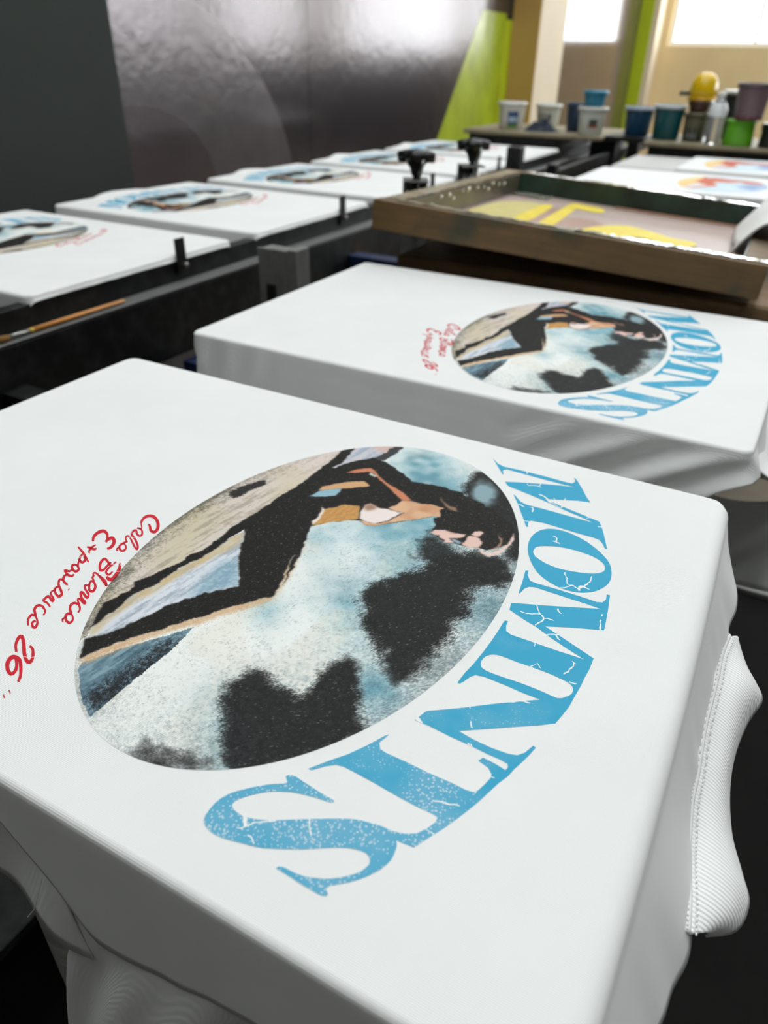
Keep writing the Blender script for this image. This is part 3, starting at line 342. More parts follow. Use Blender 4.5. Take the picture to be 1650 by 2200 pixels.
ART = {
 'sea': [[-567,-1398],[-588,-1352],[-482,-1161],[-282,-871],[-265,-1063],[-277,-1365],[-279,-1591],[-375,-1545]],
 'seadark': [[-282,-871],[-265,-1063],[-277,-1365],[-279,-1591],[-389,-1533],[-364,-1371],[-341,-1106],[-303,-935]],
 'cloudA': [[343,-150],[397,-28],[491,154],[610,425],[851,529],[971,529],[1072,327],[898,228],[940,-41],[921,-266],[937,-406],[882,-624],[832,-740],[738,-683],[695,-544],[532,-435],[425,-278]],
 'cloudA2': [[396,673],[587,519],[851,529],[963,628],[1048,441],[976,211],[790,229],[567,230],[401,412]],
 'cloudB': [[240,-1299],[162,-1181],[138,-1066],[163,-962],[260,-953],[353,-1010],[466,-1031],[517,-960],[515,-831],[488,-708],[540,-655],[632,-697],[712,-807],[779,-976],[874,-1038],[766,-1226],[611,-1433],[473,-1527],[324,-1420]],
 'cloudC': [[383,1199],[376,1509],[523,1595],[879,1198],[1193,590],[988,608],[798,866],[527,1037]],
 'edgeD': [[-24,-1651],[17,-1556],[182,-1518],[366,-1433],[491,-1549],[325,-1642],[128,-1686]],
 'dune': [[-733,-1304],[-724,-1200],[-806,-924],[-730,-578],[-630,80],[-580,707],[-592,1368],[-882,1370],[-1171,654],[-1121,-281],[-942,-1001]],
 'duneblack': [[-1033,351],[-992,490],[-920,628],[-865,588],[-919,395],[-939,295]],
 'topband': [[-595,999],[-561,1122],[-581,1239],[-656,1488],[-305,1696],[-270,1510],[-305,1315],[-395,1316],[-474,1227],[-525,1144]],
 'topdark': [[-390,1308],[-374,1405],[-355,1482],[-349,1623],[-286,1660],[-279,1527],[-305,1315]],
 'gap': [[-622,7],[-487,-231],[-299,-464],[-359,-536],[-434,-632],[-512,-777],[-575,-952],[-633,-1129],[-706,-1214],[-754,-1146],[-758,-1029],[-754,-929],[-771,-838],[-760,-773],[-725,-707],[-725,-615],[-711,-510],[-693,-418],[-666,-334],[-653,-104]],
 'gapblue': [[-487,-231],[-299,-464],[-359,-536],[-434,-632],[-483,-718],[-512,-540],[-535,-360]],
 'gaptan': [[-622,7],[-557,-113],[-611,-320],[-663,-563],[-679,-756],[-716,-893],[-714,-1071],[-697,-1165],[-710,-1210],[-754,-1146],[-758,-1029],[-771,-838],[-725,-615],[-693,-418],[-653,-104]],
 'ridge': [[-770,-1116],[-804,-1055],[-848,-969],[-828,-856],[-806,-769],[-852,-734],[-811,-640],[-783,-552],[-745,-472],[-750,-365],[-720,-296],[-710,-201],[-720,-49],[-712,101],[-649,79],[-637,27],[-653,-104],[-655,-267],[-666,-334],[-693,-418],[-711,-510],[-725,-615],[-725,-707],[-760,-773],[-771,-838],[-754,-929],[-758,-1029],[-751,-1105],[-754,-1146]],
 'fringe': [[-577,-1386],[-496,-1212],[-385,-982],[-278,-849],[-186,-689],[-56,-503],[-59,-417],[-86,-265],[-149,-54],[-249,175],[-226,60],[-165,-181],[-87,-418],[-254,-666],[-425,-939],[-603,-1224],[-631,-1324]],
 'body': [[-714,100],[-702,188],[-693,276],[-681,456],[-663,666],[-655,785],[-656,923],[-662,1042],[-657,1130],[-670,1319],[-618,1441],[-581,1239],[-561,1122],[-590,1023],[-566,1047],[-525,1144],[-474,1227],[-399,1324],[-325,1314],[-212,1286],[-74,1203],[-11,1171],[35,1136],[104,1152],[185,1175],[287,1186],[368,1155],[323,1177],[393,1173],[495,1131],[595,1103],[704,1047],[797,996],[857,953],[899,889],[915,823],[907,725],[874,645],[815,591],[762,591],[724,579],[656,560],[593,565],[541,545],[501,574],[424,604],[423,680],[414,719],[366,753],[408,800],[373,890],[403,800],[349,778],[321,748],[264,674],[193,602],[132,554],[76,484],[14,466],[-51,502],[-122,447],[-199,390],[-282,274],[-291,282],[-254,180],[-206,75],[-159,-39],[-128,-157],[-93,-278],[-76,-343],[-204,-34],[-149,-204],[-98,-349],[-72,-439],[-153,-544],[-243,-680],[-323,-808],[-413,-952],[-512,-1098],[-587,-1239],[-621,-1342],[-668,-1286],[-712,-1218],[-637,-1125],[-571,-956],[-526,-785],[-434,-632],[-359,-536],[-299,-464],[-396,-346],[-492,-217],[-622,7]],
 'belly': [[-327,497],[-267,561],[-237,614],[-137,651],[-57,513],[-122,447],[-196,385],[-283,281],[-302,398]],
 'strap': [[-311,324],[-307,382],[-324,456],[-358,515],[-327,504],[-297,443],[-283,368],[-286,292]],
 'chest': [[46,728],[80,806],[85,868],[140,893],[229,892],[287,926],[349,918],[389,926],[365,884],[409,803],[349,778],[262,677],[132,554],[76,484],[16,462],[-57,506],[8,502],[77,522],[132,595],[160,708],[171,729],[98,715]],
 'bra': [[-94,589],[-109,681],[-87,723],[-5,698],[52,717],[126,717],[168,734],[149,701],[121,588],[60,512],[-6,501],[-54,521]],
 'brash': [[-101,642],[-109,681],[-87,723],[-17,706],[-27,657],[-60,623]],
 'arm1': [[-458,1015],[-413,1101],[-336,1169],[-295,1153],[-218,1088],[-122,1028],[-36,998],[55,957],[143,902],[85,868],[32,898],[-77,974],[-184,1041],[-276,1104],[-319,1109],[-396,1042]],
 'arm2': [[-495,691],[-503,749],[-436,837],[-355,917],[-280,968],[-239,952],[-207,930],[-233,899],[-289,859],[-307,837],[-396,772],[-456,714]],
 'bluegap': [[-509,590],[-490,640],[-488,687],[-434,742],[-365,799],[-352,751],[-353,689],[-398,647],[-467,604]],
 'pale': [[-302,1072],[-300,1104],[-223,1081],[-245,1063]],
 'face1': [[424,599],[441,641],[493,676],[541,671],[584,675],[635,699],[638,653],[597,619],[562,599],[614,567],[549,534],[543,567],[505,576],[489,599],[467,586]],
 'face2': [[656,565],[662,635],[657,685],[689,703],[730,696],[768,655],[769,600],[718,566]],
 'face3': [[664,710],[678,756],[715,788],[736,763],[724,724],[716,703],[693,706]],
 'hairlit': [[763,587],[813,570],[856,580],[890,644],[913,739],[903,870],[932,791],[924,664],[898,580],[859,533],[802,544]],
 'curl1': [[817,809],[865,753],[883,691],[867,621],[832,601],[863,659],[858,728]],
 'curl2': [[289,1049],[335,1001],[399,965],[445,968],[480,928],[429,923],[366,958],[309,1011]],
 'glass': [[571,604],[603,607],[657,596],[643,565],[590,584]],
}
SPOTS = {
 'skyT1': [[154,417],[392,554],[370,21]],
 'skyT2': [[48,1267],[283,1405],[271,804]],
 'skyT3': [[318,-283],[526,-164],[497,-582]],
 'skyT4': [[1050,21],[1201,107],[1143,-216]],
 'skyT5': [[348,645],[542,757],[514,301]],
 'skyT6': [[-39,-543],[70,-481],[73,-696]],
 'skyT7': [[-127,181],[13,261],[20,-50]],
 'skyT8': [[242,-1239],[380,-1161],[368,-1396]],
 'white1': [[123,111],[319,223],[307,-201]],
 'white2': [[244,-546],[430,-440],[411,-799]],
 'white3': [[529,1251],[620,1304],[603,1064]],
 'white4': [[-27,-904],[113,-825],[114,-1080]],
 'skyT9': [[784,-767],[917,-692],[879,-939]],
 'skyT10': [[440,-1408],[560,-1342],[541,-1537]],
 'skyT11': [[343,1017],[532,1127],[505,658]],
 'skyT12': [[435,188],[569,265],[548,-33]],
}
OVAL_X, OVAL_Y = 0.1099, 0.1659
SC = 1e-4
def smooth_noise(shape, cell, seed):
    r = np.random.default_rng(seed); h, w = shape; gh, gw = int(h / cell) + 3, int(w / cell) + 3
    g = r.random((gh, gw)); yy = np.arange(h) / cell; xx = np.arange(w) / cell
    y0 = yy.astype(int); x0 = xx.astype(int); fy = (yy - y0)[:, None]; fx = (xx - x0)[None]
    fy = fy * fy * (3 - 2 * fy); fx = fx * fx * (3 - 2 * fx)
    a, b, c, d = g[y0][:, x0], g[y0][:, x0 + 1], g[y0 + 1][:, x0], g[y0 + 1][:, x0 + 1]
    return (a * (1 - fx) + b * fx) * (1 - fy) + (c * (1 - fx) + d * fx) * fy
def blur(a, s):
    r = max(1, int(3 * s)); k = np.exp(-0.5 * (np.arange(-r, r + 1) / s) ** 2); k /= k.sum()
    for ax in (0, 1):
        p = np.pad(a, [(r, r) if i == ax else (0, 0) for i in (0, 1)], mode='edge')
        n = a.shape[ax]; out = np.zeros_like(a)
        for i, w in enumerate(k): out += w * (p[i:i + n] if ax == 0 else p[:, i:i + n])
        a = out
    return a
def paint_oval(stage):
    """colours of the printed picture on a fine grid of ink; stage 'full' or 'first' (only the first pale colours)"""
    STEP = 0.0005; hx, hy = 0.113, 0.169
    xs = np.arange(-hx, hx, STEP); ys = np.arange(-hy, hy, STEP); X, Y = np.meshgrid(xs, ys); sh = X.shape
    n1 = smooth_noise(sh, 3, 1); n2 = smooth_noise(sh, 14, 2); n3 = smooth_noise(sh, 50, 3); fine = np.random.default_rng(4).random(sh)
    wx = X + (smooth_noise(sh, 7, 5) - 0.5) * 0.0022; wy = Y + (smooth_noise(sh, 7, 6) - 0.5) * 0.0022
    def inside(poly, warp=0.4):
        P = np.array(poly) * SC; px = X + (wx - X) * warp; py = Y + (wy - Y) * warp; res = np.zeros(sh, bool)
        lo, hi = P.min(0) - 0.003, P.max(0) + 0.003
        i0, i1 = np.searchsorted(ys, (lo[1], hi[1])); j0, j1 = np.searchsorted(xs, (lo[0], hi[0]))
        if i1 <= i0 or j1 <= j0: return res.astype(float)
        qx, qy = px[i0:i1, j0:j1], py[i0:i1, j0:j1]; r = np.zeros(qx.shape, bool)
        for (ax_, ay), (bx, by) in zip(P, np.roll(P, -1, 0)):
            if ay == by: continue
            c = (ay > qy) != (by > qy); r ^= c & (qx < (bx - ax_) * (qy - ay) / (by - ay) + ax_)
        res[i0:i1, j0:j1] = r; return res.astype(float)
    S = lambda *c: np.array(c, float) / 255
    col = np.empty(sh + (3,)); col[:] = S(240, 241, 236)
    def over(a, c): col[:] = col * (1 - a[..., None]) + np.asarray(c) * a[..., None]
    def spot(k):
        P = np.array(SPOTS[k]) * SC; A = np.linalg.inv(np.array([P[1] - P[0], P[2] - P[0]]).T); d = np.stack([X - P[0, 0], Y - P[0, 1]], -1) @ A.T
        return np.exp(-(d ** 2).sum(-1) * 1.3)
    def grain(a, k=0.9, hard=3.2): return np.clip((a + (0.55 * fine + 0.3 * n1 + 0.15 * n2 - 0.5) * k - 0.5) * hard + 0.5, 0, 1)
    if stage == 'first':
        t = X / OVAL_X; over(np.clip(0.9 - n3 * 0.2 + 0 * t, 0, 1), S(196, 214, 226))
        over(blur(inside(ART['cloudA']), 14), S(150, 172, 208)); over(blur(inside(ART['dune']), 6), S(240, 206, 140)); over(blur(inside(ART['ridge']), 3) * 0.8, S(232, 170, 110))
        over(blur(inside(ART['body']), 3) * 0.9, S(206, 104, 78)); over(blur(inside(ART['gap']), 4), S(228, 224, 222)); over(spot('white2') * 0.8, S(214, 232, 238)); over(spot('skyT4') * 0.9, S(150, 172, 208))
        return xs, ys, col
    teal = S(120, 172, 186)
    for k, a in dict(skyT1=0.85, skyT2=0.95, skyT3=0.7, skyT4=0.7, skyT5=0.85, skyT6=0.5, skyT7=0.5, skyT8=0.45, skyT9=0.85, skyT10=0.7, skyT11=0.9, skyT12=0.7).items(): over(np.clip(spot(k) * a * (0.55 + 0.9 * n2), 0, 1), teal * (0.85 + 0.3 * n3[..., None]))
    for k in ('white1', 'white2', 'white4'): over(spot(k) * 0.75, S(246, 247, 244))
    over(np.clip((n3 - 0.55) * 2, 0, 0.25), S(226, 214, 190))
    edge = np.clip(((X / OVAL_X) ** 2 + (Y / OVAL_Y) ** 2 - 0.55) * 1.4, 0, 1)
    low = np.clip(-Y / OVAL_Y, 0, 1) * edge
    over(grain(low * 0.66 * (0.4 + n3), 0.7, 1.3) * 0.62, S(78, 92, 100))
    right = np.clip((X / OVAL_X - 0.45) * 2, 0, 1); over(grain(right * 0.55 * (0.3 + 1.1 * n3), 0.75, 1.4) * 0.75, S(78, 98, 108))
    black = S(31, 31, 30)
    rag = (smooth_noise(sh, 22, 21) - 0.5) * 0.55 + (smooth_noise(sh, 9, 22) - 0.5) * 0.35
    for k, s, f in (('cloudA2', 22, 0.9), ('cloudA', 22, 1.06), ('cloudB', 15, 1.06), ('cloudC', 14, 1.05), ('edgeD', 24, 0.8)):
        m = inside(ART[k], 1.0); halo = blur(m, s * 2.0); core = blur(m, s * 0.55); near = np.clip(core * 6, 0, 1) * np.clip((1 - core) * 5, 0, 1)
        over(np.clip(halo * 1.1, 0, 1) * np.clip(0.35 + 0.9 * (n1 - 0.35) + 0.5 * (fine - 0.5), 0, 1) * 0.75, S(96, 132, 144))
        over(np.clip(grain(core * f * 1.04 + rag * 0.9 * near, 0.75 * np.clip(halo * 2.2, 0, 1), 2.0), 0, 1) * 0.97, black * (0.85 + 0.4 * n1[..., None]))
    w3 = spot('white3'); over(np.clip(w3 * 1.5 - 0.35 + rag * 1.1, 0, 0.8) * np.clip(w3 * 3, 0, 1), S(168, 200, 210))
    d = inside(ART['dune']); streak = smooth_noise(sh, 5, 11) * 0.5 + n2 * 0.5
    rd = np.array(ART['ridge'][13], float) - np.array(ART['ridge'][2], float); rd /= np.linalg.norm(rd)
    along, across = X * rd[0] + Y * rd[1], -X * rd[1] + Y * rd[0]
    def streaks(cell_a, cell_c, seed):
        u, v = (along - along.min()) / cell_a, (across - across.min()) / cell_c; g_ = np.random.default_rng(seed).random((int(v.max()) + 3, int(u.max()) + 3))
        i, j = v.astype(int), u.astype(int); fv, fu = v - i, u - j; fv = fv * fv * (3 - 2 * fv); fu = fu * fu * (3 - 2 * fu)
        return (g_[i, j] * (1 - fu) + g_[i, j + 1] * fu) * (1 - fv) + (g_[i + 1, j] * (1 - fu) + g_[i + 1, j + 1] * fu) * fv
    st = streaks(0.02, 0.0022, 31) * 0.5 + streaks(0.008, 0.0012, 32) * 0.3 + n1 * 0.2
    over(d, S(216, 204, 192)); over(d * np.clip((n3 - 0.45) * 2.2, 0, 1) * 0.55, S(198, 186, 140)); over(d * np.clip((st - 0.48) * 2.2, 0, 0.55), S(150, 140, 122))
    rim = np.clip(((X / OVAL_X) ** 2 + (Y / OVAL_Y) ** 2 - 0.72) * 3.4, 0, 1) * np.clip(1.15 - Y / OVAL_Y * 0.9, 0, 1)
    over(d * grain(rim * (0.35 + 0.6 * st), 0.8, 1.8) * 0.75, S(74, 72, 66)); over(blur(d, 2) * np.clip((Y / OVAL_Y - 0.25) * 1.5, 0, 0.6), S(228, 212, 206))
    over(grain(blur(inside(ART['duneblack'], 1), 3), 0.8) * 0.9, black)
    t = inside(ART['topband']); over(t, S(206, 200, 204)); over(t * np.clip((st - 0.4) * 3, 0, 0.8), S(150, 172, 192)); over(t * np.clip((n3 - 0.5) * 3, 0, 0.7), S(222, 180, 160))
    over(grain(blur(inside(ART['topdark'], 1), 2), 0.7) * 0.92, S(52, 52, 54))
    g = inside(ART['gap']); over(g, S(218, 222, 228)); over(g * np.clip((st - 0.42) * 2.4, 0, 0.7), S(150, 160, 172)); over(blur(inside(ART['gapblue']), 6) * g * (0.5 + 0.5 * n1), S(126, 164, 182)); over(blur(inside(ART['gaptan']), 3) * g * (0.5 + 0.5 * n2), S(206, 180, 132))
    s = inside(ART['sea']); over(s, S(132, 162, 174)); over(s * np.clip((st - 0.35) * 2.2, 0, 0.8), S(64, 90, 104)); over(s * grain(blur(inside(ART['seadark'], 1), 12) * 1.25, 0.75, 2.5), S(36, 37, 40))
    over(grain(blur(inside(ART['fringe'], 0.8), 3.5) * 0.85, 0.7, 1.6) * 0.8, S(208, 166, 122))
    ink = S(29, 27, 25)
    for k in ('ridge', 'body'): over(blur(inside(ART[k], 0.8), 0.8), ink)
    over(inside(ART['body']) * np.clip((fine * 0.5 + n1 * 0.5 - 0.62) * 3, 0, 0.3), S(74, 71, 68))
    def skin(k, c, s=0.9, a=1.0): over(blur(inside(ART[k], 0.3), s) * a, S(*c))
    skin('belly', (206, 158, 96)); over(blur(inside(ART['belly']), 2) * np.clip(np.sin(X * 1500) * 0.12 + n1 * 0.5, 0, 0.4), S(176, 118, 60)); skin('strap', (238, 226, 216))
    skin('chest', (222, 178, 142)); over(blur(inside(ART['chest']), 1) * np.clip(n2 - 0.4, 0, 0.6), S(190, 128, 92)); skin('bra', (240, 226, 220)); skin('brash', (150, 104, 80), 2.5, 0.8)
    skin('arm1', (204, 132, 98)); skin('arm2', (214, 168, 124)); skin('bluegap', (150, 186, 200)); skin('pale', (200, 206, 190))
    for k in ('face1', 'face2', 'face3'): skin(k, (232, 196, 184))
    over(blur(inside(ART['face1']), 1) * np.clip(n2 - 0.45, 0, 0.5), S(200, 120, 90)); skin('hairlit', (232, 204, 192)); skin('curl1', (206, 164, 140), 0.9, 0.75); skin('curl2', (190, 150, 120), 1.2, 0.7); skin('glass', (150, 166, 176))
    dark = col.mean(-1) < 0.3
    over(dark * (fine > 0.99) * 0.32, S(214, 214, 210))
    return xs, ys, col
def oval_mesh(stage):
    xs, ys, col = paint_oval(stage); nv, nu = (640, 420) if stage == 'full' else (220, 150)
    ph = np.linspace(-math.pi / 2 + 0.02, math.pi / 2 - 0.02, nv); u = np.linspace(-1, 1, nu)
    Yv = np.repeat(OVAL_Y * np.sin(ph), nu); Xv = (OVAL_X * np.cos(ph)[:, None] * u[None]).ravel()
    me = bpy.data.meshes.new('print_picture'); V = np.stack([Xv, Yv, np.zeros_like(Xv)], -1)
    i, j = np.meshgrid(np.arange(nv - 1), np.arange(nu - 1), indexing='ij'); a = (i * nu + j).ravel()
    F = np.stack([a, a + 1, a + nu + 1, a + nu], -1); nf = len(F)
    me.vertices.add(len(V)); me.vertices.foreach_set('co', V.astype(np.float32).ravel())
    me.loops.add(nf * 4); me.loops.foreach_set('vertex_index', F.astype(np.int32).ravel())
    me.polygons.add(nf); me.polygons.foreach_set('loop_start', np.arange(nf, dtype=np.int32) * 4)
    me.update(calc_edges=True); me.validate()
    gy = np.clip(np.round((Yv - ys[0]) / 0.0005).astype(int), 0, len(ys) - 1); gx = np.clip(np.round((Xv - xs[0]) / 0.0005).astype(int), 0, len(xs) - 1)
    c = np.clip(col[gy, gx], 0, 1); lin = np.where(c <= 0.04045, c / 12.92, ((c + 0.055) / 1.055) ** 2.4)
    at = me.color_attributes.new('ink', 'FLOAT_COLOR', 'POINT'); at.data.foreach_set('color', np.c_[lin, np.ones(len(lin))].astype(np.float32).ravel())
    me.materials.append(M['picture']); return me
PICTURE = oval_mesh('full'); PICTURE_FIRST = oval_mesh('first')
mb = MB()
for k, (outer, holes) in enumerate(LETTERS): mb.poly([(x * SC, y * SC) for x, y in outer], [[(x * SC, y * SC) for x, y in h] for h in holes], 0.00004 if k == 3 else 0.0)
LETTERING = mb.mesh('print_lettering', M['blue_ink'])
mb = MB()
for a, b in SCRIPT: mb.grid([[(x * SC, y * SC, 0) for x, y in b], [(x * SC, y * SC, 0) for x, y in a]])
SCRIPT_ME = mb.mesh('print_script', M['red_ink'])

# ------------------------------------------------------------------ the room
def wall_with_holes(mb, axis, pos, thick, a0, a1, z0, z1, holes):
    """boxes around window openings; axis 'x' = wall runs along x at y = pos, 'y' = along y at x = pos"""
    def b(p, q, c, d):
        if axis == 'x': mb.box(p, q, pos, pos + thick, c, d)
        else: mb.box(pos, pos + thick, p, q, c, d)
    e = a0
    for h0, h1, c, d in holes: b(e, h0, z0, z1); b(h0, h1, z0, c); b(h0, h1, d, z1); e = h1
    b(e, a1, z0, z1); return mb
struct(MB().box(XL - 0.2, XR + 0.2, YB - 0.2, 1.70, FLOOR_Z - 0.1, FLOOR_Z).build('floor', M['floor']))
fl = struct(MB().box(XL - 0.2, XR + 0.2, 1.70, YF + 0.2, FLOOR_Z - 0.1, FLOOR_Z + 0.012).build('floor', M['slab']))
struct(soften(MB().box(XL, XR, 1.685, 1.70, FLOOR_Z, FLOOR_Z + 0.016).build('trim_1', M['grey_steel']), 0.003))
wf = struct(wall_with_holes(MB(), 'x', YF, 0.2, XL - 0.2, XR + 0.2, FLOOR_Z, CEIL_Z, FAR_WIN).build('wall_far', M['beige']))
wr = struct(wall_with_holes(MB(), 'y', XR, 0.2, YB, YF, FLOOR_Z, CEIL_Z, RIGHT_WIN).build('wall_right', M['dark_wall']))
MB().box(0.1, XR, YF - 0.02, YF, FLOOR_Z, 0.30).build('reflection_dark_panel', M['black_paint'], wf)['label'] = 'dark panel added under the far windows to darken reflections'  # added dark panel, keeps low reflections in the glossy left wall dark
struct(MB().box(XL - 0.2, XR + 0.2, YB - 0.2, YB, FLOOR_Z, CEIL_Z).build('wall_back', M['dim_wall']))
wl = struct(MB().box(XL - 0.2, XL, YB, YF, FLOOR_Z, CEIL_Z).build('wall_left', M['dim_wall']))
mb = MB(); e = XL - 0.2
mb.box(XL - 0.2, XR + 0.2, YB - 0.2, SKY_Y[0], CEIL_Z, CEIL_Z + 0.1); mb.box(XL - 0.2, XR + 0.2, SKY_Y[1], YF + 0.2, CEIL_Z, CEIL_Z + 0.1)
for x0, x1 in SKY_WIN: mb.box(e, x0, SKY_Y[0], SKY_Y[1], CEIL_Z, CEIL_Z + 0.1); e = x1
mb.box(e, XR + 0.2, SKY_Y[0], SKY_Y[1], CEIL_Z, CEIL_Z + 0.1)
struct(mb.build('ceiling', M['ceiling']))
wn = 0
def window(axis, pos, a, b, z):
    global wn; wn += 1
    f = MB(); t = 0.045; m_ = (a + b) / 2
    def bx(p, q, c, d): f.box(p, q, pos - 0.02, pos + 0.05, c, d) if axis == 'x' else f.box(pos - 0.02, pos + 0.05, p, q, c, d)
    bx(a, b, z[0], z[0] + t); bx(a, b, z[1] - t, z[1]); bx(a, a + t, z[0] + t, z[1] - t); bx(b - t, b, z[0] + t, z[1] - t); bx(m_ - t / 2, m_ + t / 2, z[0] + t, z[1] - t)
    w = struct(f.build('window_%d' % wn, M['white']))
    for p, q in ((a + t, m_ - t / 2), (m_ + t / 2, b - t)):
        g = MB(); g.box(p, q, pos + 0.012, pos + 0.016, z[0] + t, z[1] - t) if axis == 'x' else g.box(pos + 0.012, pos + 0.016, p, q, z[0] + t, z[1] - t)
        g.build('pane', M['glass'], w)
for a, b, c, d in FAR_WIN: window('x', YF + 0.08, a, b, (c, d))
for a, b, c, d in RIGHT_WIN: window('y', XR + 0.08, a, b, (c, d))
for x0, x1 in SKY_WIN:
    wn += 1; f = MB()
    for y in np.linspace(SKY_Y[0], SKY_Y[1], 9): f.box(x0, x1, y - 0.02, y + 0.02, CEIL_Z + 0.03, CEIL_Z + 0.08)
    w = struct(f.build('window_%d' % wn, M['white']))
    for y0, y1 in zip(np.linspace(SKY_Y[0], SKY_Y[1], 9)[:-1], np.linspace(SKY_Y[0], SKY_Y[1], 9)[1:]): MB().box(x0, x1, y0 + 0.02, y1 - 0.02, CEIL_Z + 0.05, CEIL_Z + 0.055).build('pane', M['glass'], w)
struct(MB().box(-1.7, 1.3, -0.62, -0.50, FLOOR_Z, 0.52).build('added_shade_partition', M['dim_wall']))  # unseen partition, added to keep light off the front shirt's near side
# the printed panels on the left wall, laid out in (y, z) on the wall
def on_wall(name, pts, z, mat, label=None):
    m = MB().poly(pts); n = len(m.v); top = [(XL + z, p[0], p[1]) for p in m.v]; low = [(XL, p[0], p[1]) for p in m.v]
    q = MB().add(top + low, m.f + [tuple(i + n for i in reversed(f)) for f in m.f] + [(i, (i + 1) % n, (i + 1) % n + n, i + n) for i in range(n)])
    o = q.build(name, mat, wl)
    if label: o['label'] = label
    return o
on_wall('charcoal_panel', [(YB, FLOOR_Z), (1.885, FLOOR_Z), (1.885, CEIL_Z), (YB, CEIL_Z)], 0.06, M['charcoal'], 'matte charcoal wall panel')
SEAM = 3.015
for a, b in ((1.885, SEAM - 0.002), (SEAM + 0.002, 5.34)): on_wall('printed_panel', [(a, FLOOR_Z), (b, FLOOR_Z), (b, CEIL_Z), (a, CEIL_Z)], 0.010, M['mural_dark'], 'glossy dark printed wall panel')
arc = [(1.90 + 0.985 * math.cos(t), -0.30 + 0.80 * math.sin(t)) for t in np.linspace(-0.75, math.pi / 2, 50)]
on_wall('printed_disc', [(1.887, FLOOR_Z + 0.01), (2.60, FLOOR_Z + 0.01)] + [p for p in arc if p[0] > 1.89], 0.0115, M['mural_grey'], 'grey disc printed on the wall panel')
arc = [(1.98 + 0.38 * math.cos(t), -0.18 + 0.30 * math.sin(t)) for t in np.linspace(-0.6, math.pi - 1.2, 40)]
on_wall('printed_disc', [(1.89, FLOOR_Z + 0.12), (2.29, FLOOR_Z + 0.12)] + [p for p in arc if p[0] > 1.89], 0.0125, M['mural_plum'], 'plum disc printed on the wall panel')
on_wall('printed_triangle', [(3.75, FLOOR_Z), (5.338, FLOOR_Z), (5.338, 0.53), (4.92, 0.53)], 0.0115, M['mural_green'], 'lime green triangle printed on the wall panel')
on_wall('painted_strip', [(5.342, FLOOR_Z), (5.47, FLOOR_Z), (5.47, 0.50), (5.342, 0.50)], 0.010, M['lime_paint'], 'lime green painted strip beside the pillar')
on_wall('painted_strip', [(5.342, 0.502), (5.47, 0.502), (5.47, CEIL_Z), (5.342, CEIL_Z)], 0.010, M['black_paint'], 'black painted strip beside the pillar')
on_wall('printed_panel', [(6.06, FLOOR_Z), (9.27, FLOOR_Z), (9.27, CEIL_Z), (6.06, CEIL_Z)], 0.010, M['mural_brown'], 'glossy brown printed wall panel')
for y, segs in ((6.06, ((0, .05, 0, .17),)), (6.24, ((0, .06, 0, .17),)), (6.45, ((0, .06, 0, .17), (.06, .20, 0, .035), (.06, .17, .07, .10), (.06, .20, .135, .17)))):
    for a, b, c, d in segs: on_wall('printed_letter', [(y + a, .27 + c), (y + b, .27 + c), (y + b, .27 + d), (y + a, .27 + d)], 0.0118, M['white'], 'white printed lettering on the wall panel')
pil = struct(soften(MB().box(XL, -1.80, 5.47, 6.05, FLOOR_Z, CEIL_Z).build('wall_pillar', M['beige_pillar']), 0.01))
MB().box(XL + 0.01, -1.802, 5.462, 5.47, FLOOR_Z, CEIL_Z).build('ochre_face', M['ochre'], pil)['label'] = 'ochre face of the pillar'  # near face in a darker ochre than the rest of the pillar
pil = struct(soften(MB().box(XL, -1.80, 9.30, YF, FLOOR_Z, CEIL_Z).build('wall_pillar', M['beige_pillar']), 0.01))
MB().box(XL + 0.01, -1.86, 9.285, 9.30, FLOOR_Z, CEIL_Z).build('painted_strip', M['lime_paint'], pil)['label'] = 'lime green painted strip on the pillar'

# ------------------------------------------------------------------ the press table
tbl = thing('printing_table', 'long black steel table frame running between two rows of shirt boards', 'table', (0, 0, FLOOR_Z))
def part(mb, name, mat, bev=0.0015, parent=tbl, smooth=False):
    mb.v = [(x, y, z - FLOOR_Z) for x, y, z in mb.v]; o = mb.build(name, mat, parent, smooth)
    if bev: soften(o, bev)
    return o
part(MB().box(-0.890, -0.868, -0.45, 4.05, -0.056, -0.024), 'upper_rail', M['black_steel'])
part(MB().box(-0.905, -0.836, -0.45, 4.05, -0.160, -0.056), 'main_beam', M['black_steel'], 0.003)
part(MB().box(-0.868, -0.835, -0.45, 4.05, -0.0555, -0.0535), 'ledge_strip', M['pale_steel'], 0.0008)  # top of the beam in a lighter grey than its sides
part(MB().box(-0.62, -0.585, -0.45, 4.05, -0.16, -0.085), 'side_beam', M['black_steel'], 0.003)
for y in (-0.30, 0.55, 1.45, 2.45, 3.45):
    for x in (-0.875, -0.605): part(MB().box(x - 0.022, x + 0.022, y - 0.022, y + 0.022, FLOOR_Z, -0.16), 'leg', M['black_steel'])
    part(MB().box(-0.836, -0.62, y - 0.018, y + 0.018, -0.15, -0.11), 'cross_bar', M['black_steel'])
part(MB().box(-0.836, -0.62, 0.86, 0.90, -0.21, -0.17), 'cross_bar', M['blue_paint'])
part(MB().box(-0.836, -0.62, 1.40, 1.44, -0.15, -0.10), 'cross_bar', M['blue_paint'])
part(MB().box(-0.88, -0.56, -0.45, 4.05, -0.60, -0.585), 'lower_shelf', M['black_steel'])
for y, z in ((0.917, 0.0), (1.425, 0.002), (1.88, 0.002), (2.37, 0.002)):
    t = part(MB().box(-0.866, -0.863, y - 0.011, y + 0.011, -0.045, 0.012 + z), 'stop_tab', M['black_steel'], 0.0006)
    mb = MB().lathe([(0.0045, 0), (0.0045, 0.006), (0.003, 0.008)], 12); mb.v = [(-0.863 + z_, y + 0.004 + x_, -0.030 - FLOOR_Z + y_) for x_, y_, z_ in mb.v]; mb.build('bolt', M['chrome'], t)
